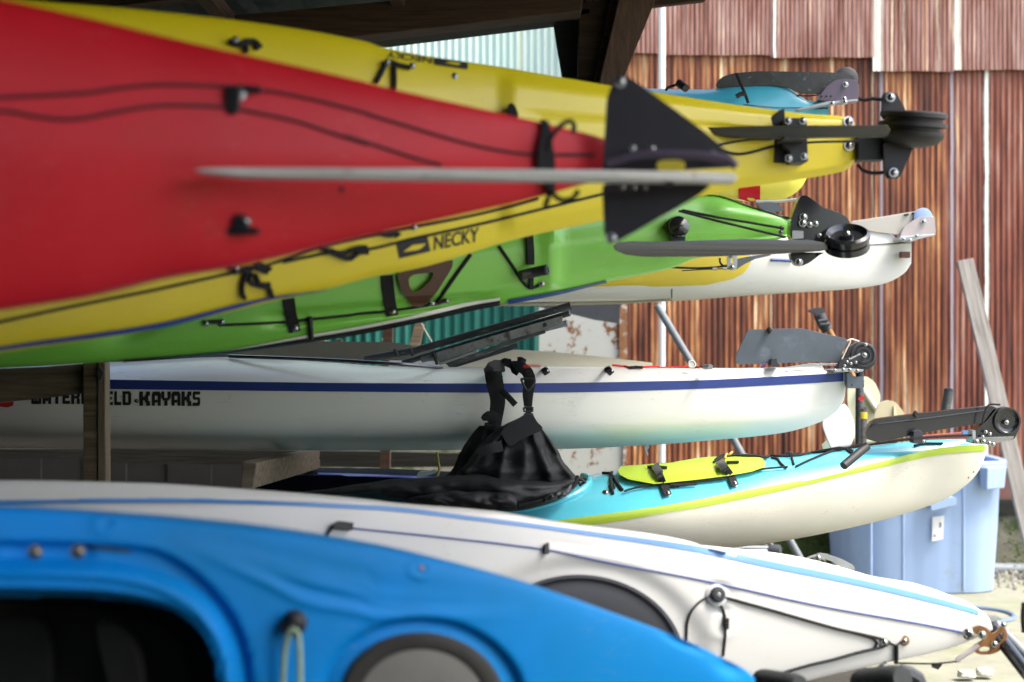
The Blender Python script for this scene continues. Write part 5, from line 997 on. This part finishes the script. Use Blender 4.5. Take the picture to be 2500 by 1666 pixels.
# ================================================================= BLUE KAYAK (bottom left)
sf = Surf(); Uk = T('kayak', 'bright blue plastic kayak at the bottom left with open cockpit and round hatch', 'kayak', 'kayaks stored on the rack')
yu = lin(0, 1.95, 1840, 2.55)
utop = N_(-500, 1236, -200, 1238)+G_(0, 460, 800, 510, 1500, 575, 2352, 705)+H_(700, 800, 1210, 930, 1700, 1090, 2352, 1332)+I_(400, 1402, 590, 1500)+N_(1841, 1656)
ubot = N_(-500, 2460, 0, 2450, 800, 2300, 1400, 2000, 1750, 1760, 1841, 1690)
def sup(x, y): return ((abs(x+200)/750)**5+(abs(y-1860)/425)**5)**.2
def cd_(x, y):
    s = sup(x, y); e = 1.5; gx = (sup(x+e, y)-s)/e; gy = (sup(x, y+e)-s)/e; return (s-1)/max(1e-5, math.hypot(gx, gy))
w1 = curve(G_(1150, 640, 1700, 760, 2100, 868, 2352, 925)+H_(300, 965, 700, 1005, 1200, 1040)); w2 = curve(G_(1150, 655, 1500, 745, 1900, 880, 2352, 1000)+H_(300, 1030, 700, 1065, 1100, 1085)); w3 = curve(G_(1400, 760, 1700, 885, 2000, 1020, 2352, 1090)+H_(300, 1105, 600, 1120, 900, 1125))
def udisp(x, y, v):
    d = cd_(x, y); r = 0; xx = x/1
    top = smooth(1500, 1400, y)   # the lip is wider along the top
    g0 = 46+60*top*0+ (14 if x < 300 else 14*smooth(600, 300, x)); g1 = 80+30*smooth(560, 360, x)
    if d < g0: r = -.020*smooth(-2, 16, d)-.006*gauss(d-(g0-9), 9)+.06*smooth(2, -14, d)
    else: r = -.024*smooth(g0+16, g0, d)+.018*smooth(g0, g0+14, d)*smooth(g1+16, g1-12, d)
    for f, am in ((w1, .002), (w2, .0032), (w3, .0048)):
        yy = f(x); wn = smooth(430, 700, x)*smooth(1330, 900, x); r += wn*(-am*gauss(y-yy-4, 14)+am*.8*gauss(y-yy+24, 18))
    e = hell(x, y, 1030, 1712, 222, 186, .05); r += .020*gauss(e-1.06, .07)+.012*smooth(1.04, .96, e)
    for (cx, cy, rr) in ((1028, 1387, 24), (264, 1278, 26)):
        q = math.hypot((x-cx)/1.15, y-cy)/rr; r += -.003*gauss(q-.85, .25)
    for (cx, cy, a, b) in ((1665, 1570, 42, 8), (1780, 1630, 34, 16)): r += .010*gauss(hell(x, y, cx, cy, a, b, .45), 1.0)
    q = max(abs(x-128)/100, abs(y-1350)/26); r += .006*smooth(1.1, .9, q)
    return r
def skp(f, dv):
    c = (dv[f[0]]+dv[f[2]])/2; px = 1250+c.x/(K*c.y); py = 833-(c.z-CAMZ)/(K*c.y); return cd_(px, py) < -20
blue2 = mat('teal_blue_polyethylene', (.004, .27, .80), .42)
facing(Uk, -500, 1842, utop, ubot, yu, lambda x: .045*smooth(1900, 600, x)+.012, lambda x: .30*smooth(1950, 700, x)+.02, 'blue', 'blue', sf, n=260, m=230, disp=udisp, skip=skp)
ins = T_ = None
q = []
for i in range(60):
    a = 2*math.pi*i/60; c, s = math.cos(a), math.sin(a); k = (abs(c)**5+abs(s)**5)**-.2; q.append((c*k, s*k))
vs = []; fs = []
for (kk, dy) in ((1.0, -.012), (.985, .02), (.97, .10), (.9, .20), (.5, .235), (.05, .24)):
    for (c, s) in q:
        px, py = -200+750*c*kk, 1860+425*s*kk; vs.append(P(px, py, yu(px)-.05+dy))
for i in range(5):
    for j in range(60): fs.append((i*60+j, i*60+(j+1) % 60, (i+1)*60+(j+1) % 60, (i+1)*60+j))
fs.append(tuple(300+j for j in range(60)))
mk('cockpit_shade_liner', vs, fs, 'coam', Uk, normals=False)  # near-black liner: shade inside the blue hull put into its colour
spd = mat('seat_foam', (.028, .028, .024), .85, var=.3)
plate('seat_back', G_(-300, 1180, 200, 1150, 300, 1260, 320, 1700, -300, 1700), 2.10, .04, spd, Uk, rnd=2, bevel=.01); plate('thigh_pad', G_(600, 1180, 700, 1190, 860, 1330, 900, 1500, 900, 1700, 720, 1700, 640, 1400), 2.08, .03, spd, Uk, rnd=2, bevel=.01)
for q in G_(222, 742, 495, 735): sbolt(sf, *q, 14, Uk, m=mat('brass_bolt', (.32, .27, .20), .28, 1), off=.001)
yk = sf.hit(*G_(1875, 1190)[0])[0]; kb = lathe('bungee_knob', yk, (0, -1, .1), [(.020, -.004), (.020, .006), (.014, .012), (.012, .024), (.006, .028)], 'black', Uk)
for a in (90, 205, 335):
    c, s = math.cos(math.radians(a)), math.sin(math.radians(a)); tube('knob_lobe', [yk+Vector((0, -.018, .004)), yk+Vector((c*.017, -.020, s*.017+.002))], .0085, 'black', kb, seg=12)
ctube('bungee_loop', [P(*q, 2.11) for q in G_(1800, 1640, 1810, 1450, 1825, 1320, 1845, 1250, 1868, 1225)], .0042, 'palecord', Uk); ctube('bungee_loop', [P(*q, 2.11) for q in G_(1870, 1228, 1895, 1248, 1908, 1320, 1912, 1450, 1915, 1640)], .0042, 'palecord', Uk)
yc_ = sf.hit(1030, 1600)[0]; yc_ = (yc_.y if yc_ else 2.3)
dfn = lambda px, py: yc_+(px-1030)*.0003-.004
disc_on('hatch_cover', sf, 1030, 1712, 203, 168, .05, [(1.0, -.02), (1.0, .006), (.98, .014), (.94, .018), (.80, .020), (.765, .018), (.755, .012)], mat('worn_rubber', (.030, .030, .025), .8, var=.15, scale=10, bump=.15, bscale=200), Uk, depthfn=dfn)
disc_on('hatch_pad', sf, 1030, 1712, 154, 127, .05, [(1.0, .006), (.99, .017), (.9, .019), (.2, .020), (.08, .017)], 'padgrey', Uk, depthfn=dfn)
ctube('cable_slot', sf.pts(G_(560, 700, 700, 715, 830, 730), .0015, 6), .0024, mat('slot_dark', (.02, .05, .07), .6), Uk)
l, n = sf.hit(1029, 1387, .001); lathe('deck_plug', l, n, [(.004, 0), (.003, .002)], mat('red_plug', (.5, .2, .2), .5), Uk, seg=12)
# ================================================================= BINS AND YARD THINGS
def bin_(label, cx, cy, rt, rb, h, hand, tagp=None, rot_=0.):
    t = T('plastic_bin', label, 'bin'); t['at'] = (cx, cy, 0); seg = 96
    def shape(a, r, k=4.0, rib=0):
        c, s = math.cos(a), math.sin(a); q = r*(abs(c)**k+abs(s)**k)**(-1/k); q *= 1-rib*.012*(smooth(.80, .95, abs(math.cos(3.5*a*2)))); return q
    prof = [(0, rb*.96, 0), (.012, rb, .6), (h*.5, (rb+rt)/2, 1), (h*.80, rt*.975, 1), (h*.82, rt*.99, 0), (h*.93, rt, 0), (h*.94, rt*1.045, 0), (h*.985, rt*1.05, 0), (h, rt*1.03, 0), (h*.99, rt*.97, 0), (h*.5, (rb+rt)/2*.96, 0), (.03, rb*.94, 0)]
    vs = []; fs = []
    for (z, r, rb_) in prof:
        for i in range(seg): a = 2*math.pi*i/seg; q = shape(a, r, rib=rb_); vs.append((cx+q*math.cos(a+rot_), cy+q*math.sin(a+rot_), z))
    for i in range(len(prof)-1):
        for j in range(seg): fs.append((i*seg+j, i*seg+(j+1) % seg, (i+1)*seg+(j+1) % seg, (i+1)*seg+j))
    fs.append(tuple(range(seg))); fs.append(tuple((len(prof)-1)*seg+j for j in range(seg)))
    mk('tub', vs, fs, 'bin', t)
    for (a, wd) in hand:
        r = rt*1.04; c, s = math.cos(a), math.sin(a); q = shape(a-rot_, r); x, y = cx+q*c, cy+q*s; tx, ty = -s, c; vs = []
        for (u, d, z) in ((-wd, -.01, h*.80), (wd, -.01, h*.80), (wd, .03, h*.80), (-wd, .03, h*.80), (-wd*1.1, -.01, h*.965), (wd*1.1, -.01, h*.965), (wd*1.1, .038, h*.965), (-wd*1.1, .038, h*.965)): vs.append((x+tx*u+c*d, y+ty*u+s*d, z))
        mk('handle', vs, [(0, 3, 2, 1), (4, 5, 6, 7), (0, 1, 5, 4), (1, 2, 6, 5), (2, 3, 7, 6), (3, 0, 4, 7)], 'bin', t, smooth_=False, bevel=.006)
    return t
b1 = bin_('wide light blue plastic bin with a paper label beside the leaning plank', 2.06, 7.36, .405, .368, .66, [(-math.pi/2+.62, .07)])
plate('handle', I_(1755, 394, 1922, 386, 1922, 438, 1880, 446, 1760, 476), 6.90, .06, 'bin', b1, rnd=1, f=.1, bevel=.006)
for q in I_(1375, 700, 1580, 700, 1965, 700): tube('moulded_rib', [P(q[0], 1180, 6.965), P(q[0], 1440, 6.995)], .008, 'bin', b1)
Yl = 6.965
plate('paper_label', I_(1768, 515, 1842, 505, 1836, 655, 1765, 670), Yl-.012, .0015, 'paper', b1)
for q in (I_(1812, 548, 1826, 548, 1826, 580, 1812, 580), I_(1775, 628, 1790, 628, 1790, 640, 1775, 640)): plate('label_print', q, Yl-.0135, .0008, 'pipe', b1)
ho = [P(*q, 6.55) for q in I_(1900, 1018, 1980, 1012, 2060, 1010, 2110, 1030, 2112, 1060, 2080, 1085, 2040, 1090, 1980, 1085, 1900, 1080)]
for v in ho: v.z = .03
hc = [Vector((2.05+.21*math.cos(a), 6.42+.18*math.sin(a), .014+.006*(a > 3))) for a in [i*math.pi/12 for i in range(-10, 14)]]
tag(ctube('hose', hc, .012, 'hose', step=.03), 'blue grey hose curled on the ground in front of the blue bin', 'hose')
def rock(name, c, s, m='stone'):
    b = bmesh.new(); bmesh.ops.create_icosphere(b, subdivisions=3, radius=1); vs = []
    for v in b.verts:
        q = v.co.copy(); k = max(abs(q.x), abs(q.y), abs(q.z)); q = q.lerp(q/k, .55); q *= 1+.22*noise.noise(q*1.3+Vector(c)*9); vs.append(Vector(c)+Vector((q.x*s[0], q.y*s[1], q.z*s[2])))
    fs = [tuple(v.index for v in f.verts) for f in b.faces]; b.free(); return mk(name, vs, fs, m)
def Gd(px, py): Y = 1.235/((py-833)*K); return P(px, py, Y)
tag(rock('stone', Gd(2359, 1654)+Vector((0, 0, .012)), (.032, .022, .014)), 'small white stone on the ground, the left one of the pair', 'stone', 'white stones on the ground'); tag(rock('stone', Gd(2405, 1650)+Vector((0, 0, .014)), (.030, .022, .015)), 'small white stone on the ground, the right one of the pair', 'stone', 'white stones on the ground')
tag(rock('pale_bottle', Vector(((2405-1250)*K*6.9, 6.85, .035)), (.018, .03, .045), 'palewhite'), 'pale translucent lump at the foot of the bins', 'bottle') if 0 else None
# gravel strip by the footing
random.seed(3); vs = []; fs = []
for i in range(900):
    x = random.uniform(2.2, 4.6); y = random.uniform(7.2, 7.85)-abs(random.gauss(0, .1)); s = random.uniform(.006, .02); o = len(vs)
    for j in range(6): a = j*math.pi/3+random.random()*.5; vs.append((x+s*math.cos(a)*random.uniform(.7, 1.2), y+s*math.sin(a), .0+s*.3))
    vs.append((x, y, s*.8+.012)); fs += [(o+j, o+(j+1) % 6, o+6) for j in range(6)]
gv = mk('gravel', vs, fs, 'gravel', smooth_=False); gv['kind'] = 'stuff'; ROOTS.append(gv)
vs = []; fs = []
for i in range(2600):
    x = random.choice((random.uniform(1.15, 2.15), random.uniform(2.7, 3.5))); y = 7.84-random.random()**2*.22; z = random.uniform(0, .28)*(1-(7.84-y)*3); z = max(z, 0.01); s = random.uniform(.005, .014); a = random.random()*6; o = len(vs)
    vs += [(x, y, z), (x+s*math.cos(a), y-s*.5, z+s), (x+s*1.5*math.cos(a+.4), y-s*.8, z+s*.2)]; fs.append((o, o+1, o+2))
ml = mk('moss', vs, fs, 'leaf', smooth_=False, normals=False); ml['kind'] = 'stuff'; ml.data.materials[0] = mat('moss_leaf', (.15, .20, .05), .8, var=.3, scale=30); ROOTS.append(ml)
# foam covered rack arms low right
def foam(label, poly, Y, rr, stub, capend=None):
    t = T('foam_roller', label, 'rack arm', 'foam covered rack arms')
    a, b = poly; n_ = 14; tube('foam_cover', [P(*a, Y).lerp(P(*b, Y-.12), i/n_) for i in range(n_+1)], rr, 'foam', t, seg=24, taper=lambda u: 1-.16*abs(2*u-1)**9)
    tube('steel_core', [P(*stub, Y+.02), P(*a, Y)], rr*.28, 'steel', t, seg=12); return t
foam('dark foam covered rack arm touching the tip of the blue kayak', (I_(665, 1552)[0], I_(925, 1592)[0]), 3.0, .024, I_(625, 1545)[0])
foam('dark foam covered rack arm under the white hatch kayak', (I_(1300, 1572)[0], I_(1580, 1545)[0]), 3.1, .030, I_(1480, 1452)[0])
tag(ctube('black_strap', [P(*q, 3.2) for q in I_(1560, 1500, 1620, 1515, 1670, 1545, 1690, 1600)], .018, 'grey2'), 'charcoal strap curving down beside the right foam roller', 'strap')
tag(ctube('black_cable', [P(*q, 3.3) for q in I_(2352, 1060, 2346, 1150, 2352, 1250)], .006, 'black'), 'short black cable at the right edge above the rudder tubes', 'cable')
# loose parts on the floor
fr = T('metal_stand', 'pale metal tube stand with black end cap below the turquoise kayak', 'stand')
tube('tube', [P(*I_(420, 705)[0], 6.1), P(*I_(745, 712)[0], 6.1)], .010, 'alu', fr); tube('tube', [P(*I_(380, 742)[0], 6.1), P(*I_(745, 742)[0], 6.1)], .018, 'alu', fr, seg=12); tube('tube', [P(*I_(738, 680)[0], 6.1), P(*I_(738, 790)[0], 6.1)], .011, 'alu', fr); tube('tube', [P(*I_(705, 690)[0], 6.2), P(*I_(705, 790)[0], 6.2)], .008, 'alu', fr)
lathe('end_cap', P(*I_(750, 735)[0], 6.1), (1, -.3, 0), [(.03, -.015), (.033, 0), (.031, .03), (.02, .036)], 'grey2', fr)
rp = T('spare_rudder', 'spare silver rudder blade with pivot lying in front of the blue bin', 'rudder')
plate('blade', I_(1020, 760, 1040, 745, 1090, 750, 1180, 780, 1260, 820, 1275, 845, 1250, 865, 1180, 868, 1140, 860, 1165, 835, 1130, 800, 1060, 775), 5.9, .01, 'alu', rp, rnd=1, f=.1, bevel=.002); plate('blade_arm', I_(1005, 790, 1040, 770, 1055, 790, 1020, 850, 990, 845), 5.88, .02, 'alu', rp, rnd=1)
pbolt(*I_(1040, 775)[0], 5.87, 7, rp); pbolt(*I_(1160, 838)[0], 5.88, 6, rp)
ctube('cable', [P(*q, 5.9) for q in I_(850, 810, 930, 795, 1000, 768, 1030, 760)], .006, 'alu', rp); ctube('cable', [P(*q, 5.9) for q in I_(1050, 770, 1085, 800, 1070, 840, 1110, 850, 1130, 820)], .003, 'pipe', rp); ctube('cable', [P(*q, 5.92) for q in I_(800, 800, 830, 770, 880, 790, 960, 830)], .006, 'pipe', rp)
plate('bracket', I_(1195, 885, 1215, 868, 1270, 872, 1290, 895), 5.85, .03, 'alu', rp, rnd=1)
# paddles and tubes standing behind the stern of the white kayak
pd = T('paddle', 'paddle with dark T grip showing above the grey rudder, blade hidden behind', 'paddle')
tube('shaft', [P(*F_(1100, 790)[0], 6.3), P(*F_(1150, 880)[0], 6.3), P(*F_(1300, 1180)[0], 6.3), P(*F_(1400, 1330)[0], 6.3)], .014, mat('orange_wood_shaft', (.34, .17, .05), .5), pd, seg=12)
ctube('grip_neck', [P(*q, 6.3) for q in F_(1045, 700, 1060, 740, 1085, 780, 1100, 800)], .026, 'grey2', pd, seg=14); plate('grip', F_(975, 680, 1000, 662, 1060, 656, 1080, 662, 1075, 690, 1060, 715, 1062, 735, 1030, 722, 1020, 695), 6.28, .035, 'grey2', pd, rnd=2, f=.16, bevel=.008)
for q in ((1040, 745, 1100, 735), (1050, 765, 1112, 762)): ctube('grip_wrap', [P(*v, 6.27) for v in F_(*q)], .008, 'grey2', pd, seg=10)
def blade(label, poly, Y, m, shaft=None, rib=None):
    t = T('paddle', label, 'paddle', 'paddles behind the white kayak'); plate('blade', poly, Y, .012, m, t, rnd=2, f=.18, bevel=.003)
    if shaft: tube('shaft', [P(*q, Y-.01) for q in shaft], .016, 'beige', t, seg=12)
    if rib: tube('blade_rib', [P(*q, Y-.004) for q in rib], .010, m, t, taper=lambda u: 1-.7*u)
blade('paddle with cream blade upright behind the stern of the white kayak', F_(1225, 1160, 1270, 1110, 1340, 1092, 1400, 1130, 1440, 1220, 1420, 1320, 1400, 1600, 1290, 1600, 1225, 1280), 6.1, 'creamblade', F_(1310, 1170, 1350, 1230, 1410, 1320))
blade('paddle with translucent white blade pointing down under the white kayak stern', F_(1055, 1388, 1120, 1350, 1205, 1262, 1240, 1310, 1270, 1390, 1275, 1470, 1240, 1560, 1180, 1600, 1120, 1560), 5.2, 'palewhite')
blade('paddle with a beige blade standing above the black rudder', F_(1388, 1400, 1400, 1330, 1430, 1265, 1480, 1247, 1530, 1257, 1595, 1335, 1610, 1420), 6.0, mat('beige_blade', (.62, .56, .36), .45), None, F_(1525, 1400, 1522, 1285))
def stand(label, p0, p1, r, bandc=None):
    t = T('tube', label, 'tube', 'dark tubes behind the sterns'); a, b = P(*p0, 5.6), P(*p1, 5.6); tube('pipe', [b, a], r, 'tubem', t, seg=16)
    d = (a-b).normalized(); lathe('mouth', a, d+Vector((0, -.25, 0)), [(r*1.04, -.012), (r*1.06, .001), (r*.82, .001), (r*.78, -.006)], 'grey2', t, seg=18)
    if bandc: lathe('tape_band', a-d*.016, d, [(r*1.05, -.024), (r*1.06, 0), (r*1.0, .001)], bandc, t, seg=18)
stand('dark upright tube with a yellow tape band behind the black rudder', F_(1320, 1300)[0], F_(1318, 1640)[0], .0185, 'yel')
stand('slimmer dark tube rising behind the pintle of the grey rudder', F_(1304, 1120)[0], F_(1300, 1600)[0], .016)
stand('short dark tube end sticking up between the black rudder and the plank', F_(1875, 1178)[0], F_(1835, 1400)[0], .0185)
tag(tube('red_tie', [P(*F_(1302, 1250)[0], 5.55), P(*F_(1325, 1225)[0], 5.55)], .008, 'redcord'), 'red tie wrapped round the slim dark tube', 'tie')
tag(plate('green_card', F_(1062, 1530, 1100, 1500, 1180, 1560, 1180, 1600, 1080, 1600), 5.3, .004, mat('pale_green_card', (.45, .60, .50), .6)), 'pale green sheet corner under the white kayak stern', 'card')
rb = T('pinkish_board', 'faded red board edge showing behind the black rudder', 'board'); plate('board', F_(1700, 1475, 1990, 1450, 2030, 1460, 2030, 1510, 1700, 1525), 5.4, .02, mat('faded_red', (.42, .12, .09), .6), rb); plate('blue_piece', F_(1960, 1445, 2005, 1440, 2010, 1470, 1965, 1475), 5.35, .01, 'skyline', rb)
# dim things under the white kayak
sf = Surf(); Dk = T('kayak', 'dark navy kayak in the shade behind the cross arm with a thin blue line', 'kayak', 'kayaks stored on the rack')
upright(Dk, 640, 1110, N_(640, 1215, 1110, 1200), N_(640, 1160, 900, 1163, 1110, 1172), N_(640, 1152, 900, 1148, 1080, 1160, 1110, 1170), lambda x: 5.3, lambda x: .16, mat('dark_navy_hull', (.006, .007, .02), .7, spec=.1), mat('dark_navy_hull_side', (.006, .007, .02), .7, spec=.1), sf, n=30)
stripe('blue_line', sf, N_(776, 1156, 870, 1159, 1100, 1168), N_(776, 1161, 870, 1163, 1100, 1171), mat('violet_line', (.04, .03, .42), .3), Dk, off=.003, rows=1)  # thin violet-blue stripe along the dark hull
tag(plate('crumpled_wrapper', H_(565, 262, 580, 222, 640, 228, 695, 205, 690, 235, 630, 250, 600, 268), 5.05, .02, mat('blue_white_wrapper', (.25, .42, .55), .4, col2=(.55, .55, .5), scale=40), rnd=1), 'crumpled blue and white wrapper left of the spray skirt', 'wrapper')
tag(ctube('yellow_twine', [P(*q, 5.0) for q in H_(698, 100, 706, 160, 712, 210, 695, 262)], .004, mat('yellow_twine', (.35, .33, .06), .8)), 'yellow green twine hanging left of the spray skirt', 'twine')
wd = T('seedling', 'small bright green seedling growing from the dim concrete wall', 'plant'); c = P(*H_(428, 208)[0], 7.9)
tube('stem', [c, c+Vector((.004, 0, .045)), c+Vector((.006, -.01, .10))], .003, 'leaf', wd)
for i in range(9):
    a = i*2.4; z = .02+.011*i; L = .05-.003*i; d = Vector((math.cos(a), math.sin(a)*.6, .45)).normalized(); s = d.cross(Vector((0, 1, .3))).normalized()*.010; b0 = c+Vector((.003, 0, z)); mk('leaf', [b0, b0+d*L*.5+s, b0+d*L, b0+d*L*.5-s], [(0, 1, 2, 3)], 'leaf', wd, normals=False)
tag(plate('pale_rag', H_(2020, 62, 2052, 55, 2050, 75, 2038, 85, 2048, 118, 2040, 124, 2028, 90), 4.75, .004, 'paper', rnd=1), 'scrap of pale string hanging under the white kayak hull', 'string')

# ================================================================= origins
def kids(o): return [c for c in S.objects if c.parent == o]
bpy.context.view_layer.update()
def shift(o, L):
    for c in kids(o):
        if c.get('fixed'): c.location = c.location-L
        else:
            c.data.transform(Matrix.Translation(-L)); shift(c, Vector((0, 0, 0)))
            for g in kids(c):
                if not g.get('fixed'): g.data.transform(Matrix.Translation(-L))
for o in ROOTS:
    if o.type == 'EMPTY':
        ks = kids(o)
        if 'at' in o: L = Vector(tuple(o['at'])); del o['at']
        else:
            vv = [c.matrix_local @ v.co if c.get('fixed') else v.co for c in ks for v in c.data.vertices]
            L = Vector(((min(v.x for v in vv)+max(v.x for v in vv))/2, (min(v.y for v in vv)+max(v.y for v in vv))/2, min(v.z for v in vv)))
        for c in ks:
            if c.get('fixed'): c.location = c.location-L
            else:
                c.data.transform(Matrix.Translation(-L))
                for g in kids(c): g.data.transform(Matrix.Translation(-L))
        o.location = L
    elif not o.get('fixed'):
        vv = [v.co for v in o.data.vertices]; L = Vector(((min(v.x for v in vv)+max(v.x for v in vv))/2, (min(v.y for v in vv)+max(v.y for v in vv))/2, min(v.z for v in vv)))
        o.data.transform(Matrix.Translation(-L)); o.location = L
for o in S.objects:
    if 'fixed' in o: del o['fixed']
